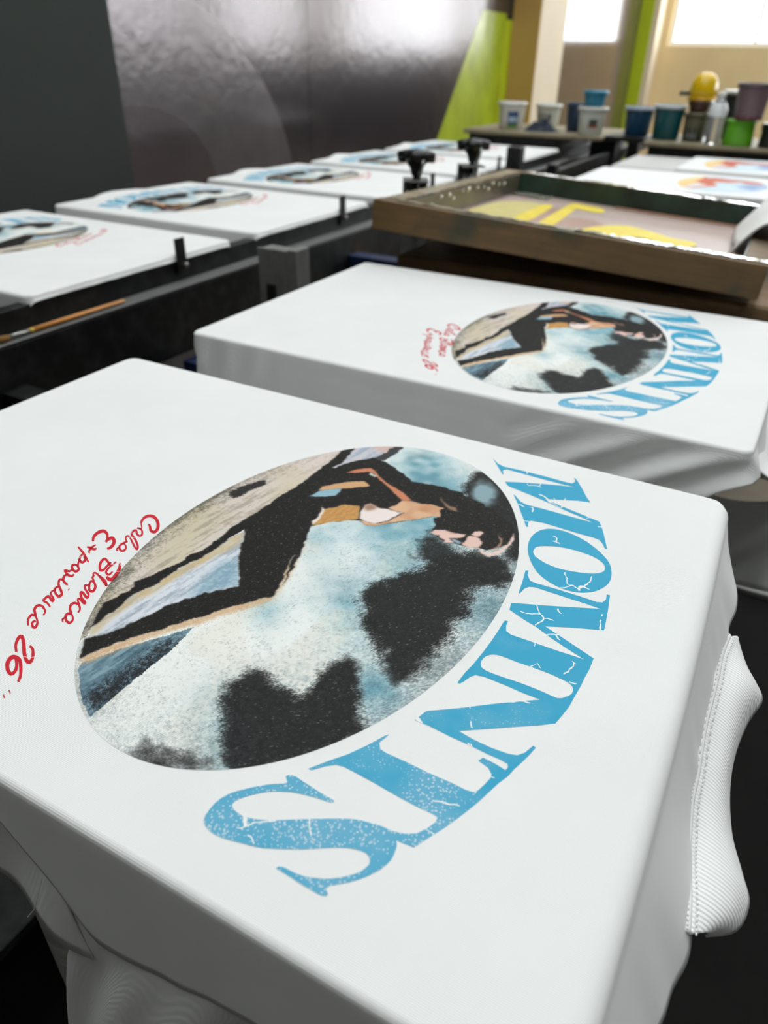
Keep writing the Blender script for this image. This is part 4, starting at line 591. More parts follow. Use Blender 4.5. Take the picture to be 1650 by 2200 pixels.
ps = part(MB().box(-0.706, -0.652, 0.914, 0.918, -0.16, 0.017).box(-0.652, -0.636, 0.914, 0.95, -0.16, 0.019).box(-0.706, -0.652, 0.918, 0.95, 0.008, 0.015).box(-0.706, -0.700, 0.918, 0.95, -0.16, 0.008), 'bracket_post', M['grey_steel'], 0.001)
MB().box(-0.690, -0.676, 0.909, 0.914, -0.13 - FLOOR_Z, -0.035 - FLOOR_Z).box(-0.668, -0.655, 0.9105, 0.914, -0.10 - FLOOR_Z, -0.062 - FLOOR_Z).build('bracket_slot', M['black_paint'], ps)
part(MB().box(-0.72, -0.62, 0.905, 0.955, -0.165, -0.155), 'post_foot', M['black_steel'])
for x, y, w, h in ((-0.80, 2.33, 0.045, 0.048), (-0.68, 3.47, 0.045, 0.05), (-0.705, 2.42, 0.03, 0.0)): part(MB().box(x - w / 2, x + w / 2, y - 0.02, y + 0.02, -0.16, h), 'stop_block', M['black_steel'], 0.003)
part(MB().box(-0.735, -0.712, 1.9, 4.05, -0.07, -0.028), 'inner_rail', M['black_steel'])
part(MB().box(-0.90, -0.585, 3.17, 3.37, 0.012, 0.03), 'cross_plate', M['black_steel'])
part(MB().box(-0.80, -0.70, 3.22, 3.32, -0.16, 0.012), 'plate_support', M['black_steel'])

# ------------------------------------------------------------------ shirts on their boards
def outline(x0, x1, y0, y1, rc, step=0.004, bulge=0.0):
    pts = []
    def seg(a, b): n = max(2, int(math.dist(a, b) / step)); pts.extend([(a[0] + (b[0] - a[0]) * i / n, a[1] + (b[1] - a[1]) * i / n) for i in range(n)])
    def cor(cx, cy, t0): pts.extend([(cx + rc * math.cos(t0 + math.pi / 2 * i / 7), cy + rc * math.sin(t0 + math.pi / 2 * i / 7)) for i in range(7)])
    seg((x0 + rc, y0), (x1 - rc, y0)); cor(x1 - rc, y0 + rc, -math.pi / 2); seg((x1, y0 + rc), (x1, y1 - rc)); cor(x1 - rc, y1 - rc, 0)
    seg((x1 - rc, y1), (x0 + rc, y1)); cor(x0 + rc, y1 - rc, math.pi / 2); seg((x0, y1 - rc), (x0, y0 + rc)); cor(x0 + rc, y0 + rc, math.pi)
    out = []
    for x, y in pts:
        if bulge and x > x1 - 0.03: x += bulge * (1 - ((y - (y0 + y1) / 2) / ((y1 - y0) / 2)) ** 2) * min(1, (x - x1 + 0.03) / 0.03)
        out.append((x, y))
    P = np.array(out); T = np.roll(P, -1, 0) - np.roll(P, 1, 0); T /= np.linalg.norm(T, axis=1)[:, None]; return P, np.stack([T[:, 1], -T[:, 0]], -1)
def shirt_body(x0, x1, y0, y1, radius, drop, flare, fold, seed, rc=0.014, bulge=0.0, extra=None, dsm=2):
    """cloth stretched over the board: flat top, rolled edges, hanging sides. radius, drop, flare, fold are functions of (x, y, nx, ny)"""
    P, N = outline(x0, x1, y0, y1, rc, bulge=bulge); n = len(P); r_ = random.Random(seed)
    s = np.r_[0, np.cumsum(np.linalg.norm(np.diff(P, axis=0), axis=1))]; per = s[-1] + 0.004
    ph = [r_.uniform(0, 6.28) for _ in range(6)]
    wave = sum(a * np.sin(2 * math.pi * k * s / per + p) for a, k, p in zip((0.5, 0.4, 0.35, 0.3, 0.3, 0.2), (17, 25, 38, 51, 66, 83), ph))
    q = [(P[i, 0], P[i, 1], N[i, 0], N[i, 1]) for i in range(n)]
    R = np.array([radius(*a) for a in q]); D = np.array([drop(*a) for a in q]); F = np.array([flare(*a) for a in q]); W = np.array([fold(*a) for a in q])
    for _ in range(6): R = (np.roll(R, 1) + R + np.roll(R, -1)) / 3; F = (np.roll(F, 1) + F + np.roll(F, -1)) / 3; W = (np.roll(W, 1) + W + np.roll(W, -1)) / 3
    for _ in range(dsm): D = (np.roll(D, 1) + D + np.roll(D, -1)) / 3
    mb = MB(); rows = []
    def row(off, z): rows.append([(P[i, 0] + N[i, 0] * off[i], P[i, 1] + N[i, 1] * off[i], z[i]) for i in range(n)])
    for k in range(7):
        t = k / 6 * math.pi / 2; row(-R * (1 - math.sin(t)), -R * (1 - math.cos(t)))
    J = 14
    for j in range(1, J + 1):
        u = j / J; dep = np.maximum(D - R, 0.002) * u; ex = np.array([extra(P[i, 0], P[i, 1], N[i, 0], N[i, 1], dep[i]) for i in range(n)]) if extra else 0
        row(F * u + W * wave * u ** 1.2 + ex, -R - dep)
    row(F + W * wave - 0.012, -D - 0.003); row(F * 0 - 0.03, -D * 0.9 - 0.002)
    for a in rows: a.append(a[0])
    mb.grid([list(a) for a in rows]); mb.f = [tuple(reversed(f)) for f in mb.f]
    mb.add([p for p in rows[0][:-1]], [tuple(range(n))])
    return mb
PZ = 0.0001
def add_print(t, rot=0.0, stage='full', text=True):
    link('print_picture', PICTURE if stage == 'full' else PICTURE_FIRST, t, (0, 0, PZ), (0, 0, rot))
    if text:
        link('print_lettering', LETTERING, t, (0, 0, PZ), (0, 0, rot))['label'] = 'cracked blue arched lettering'
        link('print_script', SCRIPT_ME, t, (0, 0, PZ), (0, 0, rot))['label'] = 'red handwritten lettering'
def board(x0, x1, y0, y1, z, label, mat='board_wood', group=None, group_name=None, th=0.018):
    o = part(MB().box(x0, x1, y0, y1, z - th, z, 0.004), 'shirt_board', M[mat], 0.001)
    if label: o['label'] = label
    return o
def loft(name, A, B, mat, parent, n=8, sag=0.0, nrm=(0, 0, 0), smooth=True):
    """a strip of cloth between two space curves with the same number of points"""
    rows = []
    for i in range(n + 1):
        u = i / n; k = math.sin(u * math.pi) * sag
        rows.append([tuple(a[c] * (1 - u) + b[c] * u + nrm[c] * k for c in range(3)) for a, b in zip(A, B)])
    o = MB().grid(rows).build(name, mat, parent, smooth)
    s = o.modifiers.new('thickness', 'SOLIDIFY'); s.thickness = 0.0012; s.offset = 0
    return o
def resample(pts, n):
    P = np.array(pts, float); N = len(P); out = []
    for t in np.linspace(0, N - 1, n):
        i = min(int(t), N - 2); u = t - i; p0, p1, p2, p3 = P[max(i - 1, 0)], P[i], P[i + 1], P[min(i + 2, N - 1)]
        out.append(tuple(.5 * (2 * p1 + (p2 - p0) * u + (2 * p0 - 5 * p1 + 4 * p2 - p3) * u * u + (-p0 + 3 * p1 - 3 * p2 + p3) * u ** 3)))
    return out
def lin(x, tab):
    return float(np.interp(x, [a for a, _ in tab], [b for _, b in tab]))

# the shirt at the end of the row, in sharp focus
OX, OY = -0.198, 0.3017
t = thing('t_shirt', 'white printed t-shirt at the end of its row, ribbed collar hanging over the edge', 't-shirt', (OX, OY, 0))
NEAR = [(-0.37, .030), (-0.08, .026), (-0.045, .033), (-0.031, .055), (-0.024, .061), (-0.011, .078), (-0.006, .096), (0.009, .094), (0.035, .088), (0.069, .076), (0.093, .068), (0.15, .062), (0.22, .060)]
def R1_drop(x, y, nx, ny):
    if ny < -0.7: return lin(x, NEAR)
    if nx > 0.5: return lin(y + OY, [(0.09, .060), (0.2, .064), (0.23, .053), (0.41, .051), (0.45, .044), (0.51, .05)])
    return 0.07
def R1_radius(x, y, nx, ny): return 0.0035 if ny < -0.7 else (0.011 if nx > 0.6 else 0.005)
def R1_flare(x, y, nx, ny): return lin(y + OY, [(0.09, .014), (0.17, .022), (0.205, .027), (0.225, .0245), (0.25, .019), (0.3, .0145), (0.37, .0135), (0.41, .018), (0.47, .017), (0.51, .006)]) if nx > 0.6 else (0.001 if ny < -0.7 else 0.004)
sb = shirt_body(-0.361, 0.212, -0.2022, 0.2035, R1_radius, R1_drop, R1_flare, lambda x, y, nx, ny: 0.0004 if ny < -0.7 else 0.001, 3, 0.012, 0.003).build('body', M['cloth'], t, True)
seam = [(.034, .418, -.050), (.032, .396, -.050), (.032, .368, -.050), (.031, .332, -.050), (.032, .296, -.050), (.032, .277, -.050), (.034, .255, -.0505), (.036, .241, -.051), (.039, .225, -.052), (.041, .211, -.054)]
outer = [(.038, .440, -.074), (.050, .419, -.075), (.061, .400, -.075), (.055, .374, -.076), (.051, .345, -.076), (.051, .318, -.076), (.055, .290, -.076), (.062, .268, -.075), (.066, .253, -.074), (.062, .236, -.073), (.050, .226, -.072)]
loc_ = lambda pts: [(x - OX, y - OY, z) for x, y, z in pts]
A, B = resample(loc_(seam), 60), resample(loc_(outer), 60)
cl = loft('collar', A, B, M['rib'], t, 10, 0.006, (0.5, 0, 0.85)); cl['label'] = 'ribbed collar band'
# double row of seam stitches along the collar
for off in (-0.0022, 0.0022):
    mb = MB()
    for i in range(0, 59):
        a, b = Vector(A[i]), Vector(A[i + 1]); c = Vector((off * 0.9 + 0.0006, 0, 0.0016 - off * 0.3)); mb.tube([a + c + (b - a) * 0.1, a + c + (b - a) * 0.5 + Vector((0, 0, 0.0004)), a + c + (b - a) * 0.85], 0.0004, 5)
    mb.build('stitching', M['thread'], cl, True)
MB().tube([(p[0] - 0.0012, p[1], p[2] + 0.0006) for p in A], 0.0018, 8).build('seam', M['cloth'], cl, True)
# sleeve and tucked side hanging under the long edge
top = [(-0.211 + 0.25 * u - OX, 0.1005 - OY + 0.001, -lin(-0.211 + 0.25 * u - OX, NEAR) + 0.008) for u in np.linspace(0, 1, 50)]
left = [(-0.211, -0.090), (-0.217, -0.120), (-0.236, -0.159), (-0.2485, -0.193), (-0.260, -0.228), (-0.271, -0.266), (-0.278, -0.30)]
rows = []
for k in range(19):
    u = k / 18; zl = -0.090 - 0.21 * u; xl = float(np.interp(-zl, [-z for _, z in left], [x for x, _ in left])) - OX
    rows.append([(xl * (1 - i / 49) + (top[49][0] + 0.02 * u) * (i / 49), top[i][1] + (0.013 * math.sin(i * 0.33 + 1.0 + u) + 0.007 * math.sin(i * 0.71 + 2 * u)) * min(1, u * 1.8) * min(1, i / 6), top[i][2] * (1 - u) + (-0.30 + 0.015 * math.sin(i * 0.2)) * u) for i in range(50)])
sl = MB().grid(rows).build('sleeve', M['cloth'], t, True); sl.modifiers.new('thickness', 'SOLIDIFY').thickness = 0.0012
rows = []
for k in range(11):
    u = k / 10; rows.append([(-0.40 + 0.186 * s_ - OX, 0.1045 - OY + 0.0035 * math.sin(s_ * 16 + 3.0 * u) - 0.003 * u, -0.018 - (0.045 + 0.066 * s_) * u) for s_ in np.linspace(0, 1, 40)])
tk = MB().grid(rows).build('tucked_side', M['cloth'], t, True); tk.modifiers.new('thickness', 'SOLIDIFY').thickness = 0.0012
MB().tube([(-0.224 - OX, 0.098 - OY, -0.060), (-0.231 - OX, 0.0965 - OY, -0.078), (-0.240 - OX, 0.096 - OY, -0.098), (-0.249 - OX, 0.0955 - OY, -0.112)], 0.0003, 5).build('loose_thread', M['thread'], t)
add_print(t)
board(-0.548, 0.004, 0.110, 0.496, -0.0035, None)

# the second shirt
t = thing('t_shirt', 'white t-shirt with oval beach print between the end shirt and the wooden ink screen', 't-shirt', (-0.194, 0.785, 0))
def R2_drop(x, y, nx, ny):
    if ny < -0.6: return lin(x, [(-0.37, .055), (0.0, .075), (0.10, .095), (0.155, .075), (0.195, .040), (0.214, .022)])
    return 0.022 + 0.05 * min(1, max(0, (y + 0.17) / 0.08)) if nx > 0.6 else 0.05
def R2_extra(x, y, nx, ny, d):
    if ny > -0.6: return 0.004 * math.sin(y * 60 + d * 80) * min(1, d / 0.03)
    k = min(1, max(0, (x - 0.0) / 0.12)) * min(1, d / 0.02); q = x + d * 1.6
    return 0.0065 * k * (math.sin(q * 105) + 0.5 * math.sin(q * 61 + 1)) + 0.0022 * math.sin(x * 160 + d * 30) * min(1, d / 0.03) * min(1, max(0, (-0.2 - x) / 0.1))
shirt_body(-0.366, 0.214, -0.192, 0.202, lambda x, y, nx, ny: 0.0035, R2_drop, lambda x, y, nx, ny: 0.010 if nx > 0.6 else 0.003, lambda x, y, nx, ny: 0.0005, 5, 0.010, 0.004, R2_extra, 4).build('body', M['cloth'], t, True)
A = [(0.226 + 0.003 * math.sin(u * 9), -0.10 + 0.20 * u, -0.062) for u in np.linspace(0, 1, 40)]; B = [(0.258 + 0.010 * math.sin(u * 12), -0.11 + 0.22 * u, -0.080 + 0.006 * math.cos(u * 15)) for u in np.linspace(0, 1, 40)]
loft('collar', A, B, M['rib'], t, 8, 0.006, (0.5, 0, 0.85))
# folded shoulder cloth beside the corner and the sleeve hanging below it
rows = []
for k in range(13):
    u = k / 12; rows.append([(0.212 + 0.050 * u, -0.165 + 0.13 * s_, -0.020 - 0.035 * u + 0.008 * math.sin(s_ * 7 + u * 3) * u) for s_ in np.linspace(0, 1, 36)])
MB().grid(rows).build('folded_shoulder', M['cloth'], t, True).modifiers.new('thickness', 'SOLIDIFY').thickness = 0.0012
rows = []
for k in range(17):
    u = k / 16; rows.append([(0.16 + 0.16 * s_ + 0.006 * math.sin(u * 5), -0.075 + 0.02 * s_ + 0.012 * math.sin(s_ * 9 + u * 4) * u, -0.095 - 0.012 * math.sin(s_ * 5) - 0.11 * u) for s_ in np.linspace(0, 1, 36)])
MB().grid(rows).build('sleeve', M['cloth'], t, True).modifiers.new('thickness', 'SOLIDIFY').thickness = 0.0012
add_print(t, -0.02)
board(-0.55, 0.006, 0.605, 0.975, -0.006, None)

def plain_collar(t, xe, half=0.095, dz=0.0, seed=0):
    A = [(xe + 0.004 + 0.002 * math.sin(u * 9 + seed), -half + 2 * half * u, -0.018) for u in np.linspace(0, 1, 30)]
    B = [(xe + 0.022 + 0.006 * math.sin(u * 10 + seed), -half * 1.05 + 2.1 * half * u, -0.012 + dz + 0.010 * math.sin(u * math.pi)) for u in np.linspace(0, 1, 30)]
    loft('collar', A, B, M['rib'], t, 6, 0.004, (0, 0, 1))
# the row along the wall, collars towards the wall
LX, LZ = -1.198, -0.013
WHERE = ['in the wall row beside the paint brush, cut by the frame edge', 'in the wall row behind the brush', 'in the wall row beside the screen corner', 'in the wall row behind the black clamps', 'in the wall row next to the paint tub board']
WHERE = ['white printed t-shirt in the wall-side row, level with the paint brush', 'white printed t-shirt in the wall-side row, level with the grey bracket post', 'white printed t-shirt in the wall-side row, level with the near clamp',
         'white printed t-shirt in the wall-side row, level with the far clamp', 'white printed t-shirt in the wall-side row, beside the board of paint tubs']
for i in range(5):
    yc = 0.622 + 0.215 + 0.494 * i
    t = thing('t_shirt', WHERE[i], 't-shirt', (LX, yc, LZ), (0, 0, math.pi), 'printed shirts in the wall-side row')
    shirt_body(-0.331, 0.200, -0.2140, 0.2140, lambda x, y, nx, ny: 0.005, lambda x, y, nx, ny: lin(x, [(-0.328, .014), (-0.312, .043)]) if abs(ny) > 0.6 else (0.035 if nx > 0 else 0.009), lambda x, y, nx, ny: 0.002, lambda x, y, nx, ny: 0.0015 if nx > 0.3 or ny < -0.3 else 0.0006, 20 + i, 0.012, 0.006, None, 4).build('body', M['cloth'], t, True)
    plain_collar(t, 0.205, 0.10, 0.003, i)
    add_print(t, 0.015 * ((i * 7) % 3 - 1))
    board(-1.39, -0.874, yc - 0.206, yc + 0.206, LZ - 0.006, None, th=0.015)
# bare boards and the shirts beyond the screen
board(-0.545, 0.03, 1.060, 1.475, -0.001, 'bare brown plywood board under the ink screen', th=0.022)
for y0, y1, hx, lab, g in ((2.045, 2.455, -0.365, 'white t-shirt with pale orange and blue oval print, nearer the ink screen', None), (2.545, 2.950, -0.17, 'white t-shirt with pale orange and blue oval print, beside the row of paint buckets', None)):
    yc = (y0 + y1) / 2
    t = thing('t_shirt', lab, 't-shirt', (-0.195, yc, 0))
    h = (y1 - y0) / 2
    shirt_body(hx, 0.214, -h, h, lambda x, y, nx, ny: 0.005, lambda x, y, nx, ny: 0.035 if abs(ny) > 0.6 else 0.012, lambda x, y, nx, ny: 0.002, lambda x, y, nx, ny: 0.001, 40 + int(yc * 10), 0.012, 0.004).build('body', M['cloth'], t, True)
    plain_collar(t, 0.219, 0.10, 0, yc)
    add_print(t, -0.03, 'first', False)
board(-0.55, 0.006, 2.056, 2.444, -0.006, None, th=0.015)
board(-0.56, 0.006, 2.556, 2.940, -0.006, 'pale grey board half covered by a shirt', 'grey_board', th=0.015)
for xo, rz, zz, yc, lab in ((-0.195, 0, 0, 3.73, 'plain white t-shirt on the board behind the blue and teal buckets'), (LX, math.pi, LZ, 3.80, 'plain white t-shirt behind the board of white paint tubs')):
    t = thing('t_shirt', lab, 't-shirt', (xo, yc, zz), (0, 0, rz))
    shirt_body(-0.36, 0.214, -0.2, 0.2, lambda x, y, nx, ny: 0.005, lambda x, y, nx, ny: 0.035, lambda x, y, nx, ny: 0.002, lambda x, y, nx, ny: 0.001, 60 + int(xo * 10), 0.012).build('body', M['cloth'], t, True)
    plain_collar(t, 0.216, 0.10, 0, yc)
board(-0.54, 0.0, 3.545, 3.915, -0.006, None, th=0.015)
board(-1.39, -0.85, 3.615, 3.985, LZ - 0.006, None, th=0.015)
# arms that carry the boards
for yc in (0.3, 0.79, 1.28, 2.25, 2.75, 3.24, 3.73): part(MB().box(-0.59, -0.05, yc - 0.02, yc + 0.02, -0.085, -0.030), 'support_arm', M['black_steel'])
for yc in [0.837 + 0.494 * i for i in range(7)]: part(MB().box(-1.33, -0.905, yc - 0.02, yc + 0.02, -0.09, -0.036), 'support_arm', M['black_steel'])
part(MB().lathe([(0.024, FLOOR_Z), (0.024, -0.03)], 24, (-0.325, 0.155)), 'leg', wood_mat('chipped_white_paint', srgb(150, 150, 144), srgb(188, 188, 180), srgb(30, 30, 28)), 0)

# ------------------------------------------------------------------ the ink screen lying on the next board
fr = thing('ink_screen', 'wooden screen printing frame with pinkish mesh smeared with yellow ink', 'screen frame', (-0.560, 1.005, 0.045))
fr.rotation_mode = 'XYZ'
fr.matrix_world = Matrix.Translation((-0.560, 1.005, 0.045)) @ Matrix.Rotation(0.024, 4, 'Z') @ Matrix.Rotation(0.055, 4, 'Y') @ Matrix.Rotation(-0.03, 4, 'X')
FW, FL, FH = 0.62, 0.545, 0.042
soften(MB().box(0, FL, 0, 0.027, 0, FH).build('frame_rail', M['frame_wood'], fr), 0.002)
soften(MB().box(0, FL, FW - 0.027, FW, 0, FH).build('frame_rail', M['frame_wood'], fr), 0.002)
soften(MB().box(0, 0.04, 0.0275, FW - 0.0275, 0, FH - 0.001).build('frame_rail', M['frame_wood'], fr), 0.002)
soften(MB().box(FL - 0.03, FL, 0.0275, FW - 0.0275, 0, FH - 0.001).build('frame_rail', M['frame_wood'], fr), 0.002)
MB().box(0.04, FL - 0.03, FW - 0.0285, FW - 0.0272, 0.004, FH - 0.001).build('stained_lining', M['green_stain'], fr)['label'] = 'dark green stained inner side'
MB().box(FL - 0.0315, FL - 0.0302, 0.0275, FW - 0.03, 0.004, FH - 0.002).build('stained_lining', M['green_stain'], fr)['label'] = 'dark green stained inner side'
MB().box(0.0402, 0.0415, 0.0275, FW - 0.03, 0.004, FH - 0.002).build('stained_lining', M['murky_stain'], fr)['label'] = 'murky brown stained inner side'
MB().box(0.02, FL - 0.015, 0.015, FW - 0.015, 0.0035, 0.0045).build('screen_mesh', M['screen'], fr)['label'] = 'pinkish grey stretched mesh'
INK = {'pale_ink': [[(.050, .21), (.06, .42), (.125, .47), (.144, .239)]],
       'brown_ink': [[(.167, .231), (.156, .42), (.190, .44), (.195, .231)], [(.205, .255), (.215, .37), (.272, .36), (.262, .235)]],
       'yellow_ink': [[(.130, .47), (.153, .46), (.166, .224), (.140, .232)], [(.169, .53), (.190, .52), (.212, .208), (.188, .216)], [(.171, .55), (.235, .53), (.240, .47), (.184, .49)],
                      [(.252, .228), (.262, .29), (.285, .345), (.315, .376), (.363, .35), (.397, .325), (.432, .318), (.436, .285), (.420, .255), (.388, .252), (.355, .278), (.334, .262), (.325, .222), (.315, .186), (.285, .198)]]}
zi = 0.0047
for k, ps_ in INK.items():
    for p in ps_:
        o = MB().poly(resample([(x, y) for x, y in p] + [p[0]], 60)[:-1], z=0).build('ink_smear', M[k], fr, loc=(0, 0, zi)); zi += 0.00012
MB().box(0.25, FL - 0.04, FW - 0.055, FW - 0.0295, 0.0046, 0.006).build('ink_smear', M['brown_ink'], fr)
rr = random.Random(5)
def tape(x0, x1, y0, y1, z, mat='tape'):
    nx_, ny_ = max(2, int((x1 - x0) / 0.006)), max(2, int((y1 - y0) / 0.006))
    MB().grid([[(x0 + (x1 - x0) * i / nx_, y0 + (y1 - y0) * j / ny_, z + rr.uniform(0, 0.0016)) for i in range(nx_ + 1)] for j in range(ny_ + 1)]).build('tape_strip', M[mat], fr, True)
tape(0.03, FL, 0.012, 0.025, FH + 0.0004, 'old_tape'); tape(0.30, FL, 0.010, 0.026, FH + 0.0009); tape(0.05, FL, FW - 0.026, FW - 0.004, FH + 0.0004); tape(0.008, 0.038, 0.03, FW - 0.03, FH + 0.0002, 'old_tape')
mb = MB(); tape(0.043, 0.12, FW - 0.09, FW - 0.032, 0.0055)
for q in range(14):
    y_ = 0.06 + q * 0.033 + rr.uniform(-.01, .01); r_ = rr.uniform(0.003, 0.008); z_ = rr.uniform(0.022, 0.036)
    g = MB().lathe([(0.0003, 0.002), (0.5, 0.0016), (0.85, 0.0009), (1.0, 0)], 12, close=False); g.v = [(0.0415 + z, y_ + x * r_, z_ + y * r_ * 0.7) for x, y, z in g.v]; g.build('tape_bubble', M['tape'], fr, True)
# white rag over the far right end of the frame
rows = []
for k in range(21):
    u = k / 20; rows.append([(0.488 + 0.13 * s_ + 0.006 * math.sin(u * 9), 0.205 + 0.36 * u - 0.03 * s_, 0.012 + 0.050 * math.sin(min(1, s_ * 2.6) * math.pi / 2) + 0.006 * math.sin(u * 12 + s_ * 4) - 0.03 * max(0, s_ - 0.7) + 0.012 * u) for s_ in np.linspace(0, 1, 22)])
fm = fr.matrix_world
rag = MB().add(*(lambda g: ([tuple(fm @ Vector(p)) for p in g.v], g.f))(MB().grid(rows))).build('rag', M['cloth'], None, True)
rag.modifiers.new('thickness', 'SOLIDIFY').thickness = 0.003
tag(rag, 'crumpled white rag lying over the end of the ink screen', 'cloth')
# two hinge clamps holding the screen
def clamp(x, y, label, turn):
    t = thing('hinge_clamp', label, 'clamp', (x, y, 0.0), (0, 0, turn))
    soften(MB().box(-0.03, -0.027, -0.022, 0.022, -0.08, 0.083).build('bracket_plate', M['grey_steel'], t), 0.003)
    soften(MB().box(-0.03, 0.022, -0.022, 0.022, 0.083, 0.086).build('bracket_arm', M['grey_steel'], t), 0.001)
    soften(MB().box(-0.055, -0.03, -0.02, 0.02, -0.085, -0.06).build('bracket_foot', M['black_steel'], t), 0.001)
    MB().lathe([(0.0055, 0.0), (0.0055, 0.105)], 14).build('bolt', M['black_steel'], t, True)
    MB().lathe([(0.014, -0.008), (0.016, -0.004), (0.016, 0.005), (0.014, 0.008)], 20).build('pressure_foot', M['chrome'], t, True, (0, 0, 0.062))
    o = MB().lathe([(0.008, 0.092), (0.011, 0.104), (0.018, 0.112), (0.021, 0.122), (0.016, 0.131), (0.002, 0.134)], 20).build('knob', M['black_plastic'], t, True)
    MB().tube([(-0.008, -0.031, 0.121), (-0.004, -0.016, 0.1225), (0, 0, 0.1225), (0.004, 0.016, 0.1225), (0.008, 0.031, 0.121)], [0.008, 0.010, 0.011, 0.010, 0.008], 14).build('knob_bar', M['black_plastic'], o, True)
    MB().tube([(0.012, 0.004, 0.085), (0.018, 0.012, 0.118)], 0.0028, 8).build('side_rod', M['chrome'], t, True)
    return t
clamp(-0.600, 1.235, 'black T-knob clamp at the near corner of the ink screen', -1.09)
clamp(-0.600, 1.490, 'black T-knob clamp at the far side of the ink screen', -0.9)
# paint brush on the ledge
br = thing('paint_brush', 'thin artist brush with orange wooden handle lying on the steel ledge', 'brush', (-0.846, 0.662, -0.0495), (0, 0, math.radians(90)))
MB().tube([(-0.085 + 0.03, 0, 0), (0.0, 0, 0), (0.105, 0, 0.0)], [0.0032, 0.0030, 0.0022], 12).build('handle', plain('orange_wood', srgb(206, 138, 62), 0.4), br, True)
MB().tube([(-0.062, 0, 0), (-0.092, 0, 0)], [0.0030, 0.0034], 12).build('ferrule', M['chrome'], br, True)
MB().tube([(-0.092, 0, 0), (-0.106, 0, 0), (-0.112, 0, 0)], [0.0034, 0.0052, 0.0012], 12).build('bristles', plain('brown_bristle', srgb(120, 84, 34), 0.8), br, True)
MB().tube([(-0.056, 0, 0), (-0.062, 0, 0)], 0.0033, 12).build('handle_band', plain('yellow_band', srgb(206, 168, 66), 0.4), br, True)

# ------------------------------------------------------------------ boards of paint tubs at the end of the rows
def shelf(x0, x1, y0, y1, z, rot, label):
    o = soften(MB().box(x0, x1, y0, y1, -0.016, 0, 0.003).build('tub_board', M['shelf_wood']), 0.001); o.location = (0, 0, z)
    return tag(o, label, 'board')
SZ = 0.03
shelf(-1.30, -0.735, 3.10, 3.58, SZ, 0, 'dusty wooden board carrying white paint tubs')
shelf(-0.565, 0.03, 3.03, 3.47, SZ, 0, 'dusty wooden board carrying coloured paint buckets')
for x0, x1, y0, y1 in ((-1.28, -0.90, 3.12, 3.56), (-0.545, 0.01, 3.05, 3.45)):
    o = part(MB().box(x0, x1, y0, y1, -0.03, SZ - 0.016), 'board_bed', M['black_steel'])
def tub(x, y, z, r0, r1, h, col, label, rim=None, name='paint_tub', lab=None, lid=None, inside=None, group=None, turn=-2.0):
    t = thing(name, label, 'tub', (x, y, z), (0, 0, turn), group)
    w = 0.003; m = plain(name + '_plastic', col, 0.35, var=0.06, scale=20)
    MB().lathe([(r0 * 0.96, 0), (r0, 0.004), (r1, h - 0.008), (r1, h), (r1 - w, h), (r0 - w, 0.006)], 32).build('wall', m, t, True)
    rm = plain(name + '_rim', rim or col, 0.3, var=0.05)
    MB().lathe([(r1, h - 0.012), (r1 + 0.004, h - 0.011), (r1 + 0.0045, h - 0.001), (r1, h + 0.0015), (r1 - 0.002, h + 0.001)], 32, close=False).build('rim', rm, t, True)
    if inside: MB().lathe([(0.001, h * 0.8), ((r1 - w) * 0.98, h * 0.8)], 32, close=False).build('paint', plain('paint', inside, 0.3), t)
    if lid: MB().lathe([(r1 + 0.004, h), (r1 + 0.005, h + 0.002), (r1 + 0.005, h + 0.010), (r1 + 0.002, h + 0.012), (0.001, h + 0.011)], 32, close=False).build('lid', plain('lid_plastic', lid, 0.3), t, True)
    for a0, a1, u0, u1, c in lab or []:
        rad = lambda u: r0 + (r1 - r0) * u + 0.0006
        MB().grid([[(rad(u) * math.cos(a), rad(u) * math.sin(a), u * h) for a in np.linspace(a0, a1, 14)] for u in np.linspace(u0, u1, 4)]).build('label_patch', plain('label_print', c, 0.4, var=0.03), t, True)
    return t
WT, GT = srgb(206, 202, 190), srgb(196, 198, 186)
F0 = math.pi / 2 * 0
tub(-1.135, 3.21, SZ, 0.047, 0.054, 0.098, WT, 'white paint tub with a blue and green label on its front', rim=srgb(220, 218, 210), lab=[(-0.1, 0.75, .22, .68, srgb(40, 72, 120)), (0.0, 0.7, .30, .48, srgb(190, 205, 220)), (-0.1, 0.75, .08, .22, srgb(84, 130, 60))], turn=-1.45)
tub(-1.06, 3.46, SZ, 0.045, 0.052, 0.085, GT, 'white paint tub with dark lettering standing behind a dark rag', rim=srgb(215, 216, 208), lab=[(-0.6, -0.35, .25, .6, srgb(80, 84, 84)), (-0.2, 0.0, .25, .62, srgb(80, 84, 84)), (0.15, 0.5, .3, .6, srgb(90, 94, 94))], turn=-1.5)
tub(-0.796, 3.17, SZ, 0.045, 0.052, 0.094, GT, 'greyish white paint tub with a red and black label at the board edge', rim=srgb(205, 206, 196), lab=[(-0.05, 0.7, .28, .36, srgb(160, 84, 62)), (0.0, 0.65, .36, .58, srgb(70, 72, 64))], turn=-1.5)
tub(-0.800, 3.19, SZ + 0.096, 0.036, 0.043, 0.052, srgb(34, 116, 146), 'teal plastic cup stacked on top of a white tub', name='paint_cup', rim=srgb(44, 130, 160))
tub(-0.885, 3.30, SZ, 0.042, 0.048, 0.100, srgb(28, 52, 78), 'dark navy paint tub half hidden behind a white tub', rim=srgb(36, 62, 90))
rg = thing('rag', 'dark blue crumpled rag between two white paint tubs', 'cloth', (-1.00, 3.20, SZ))
g = MB(); n_ = 26
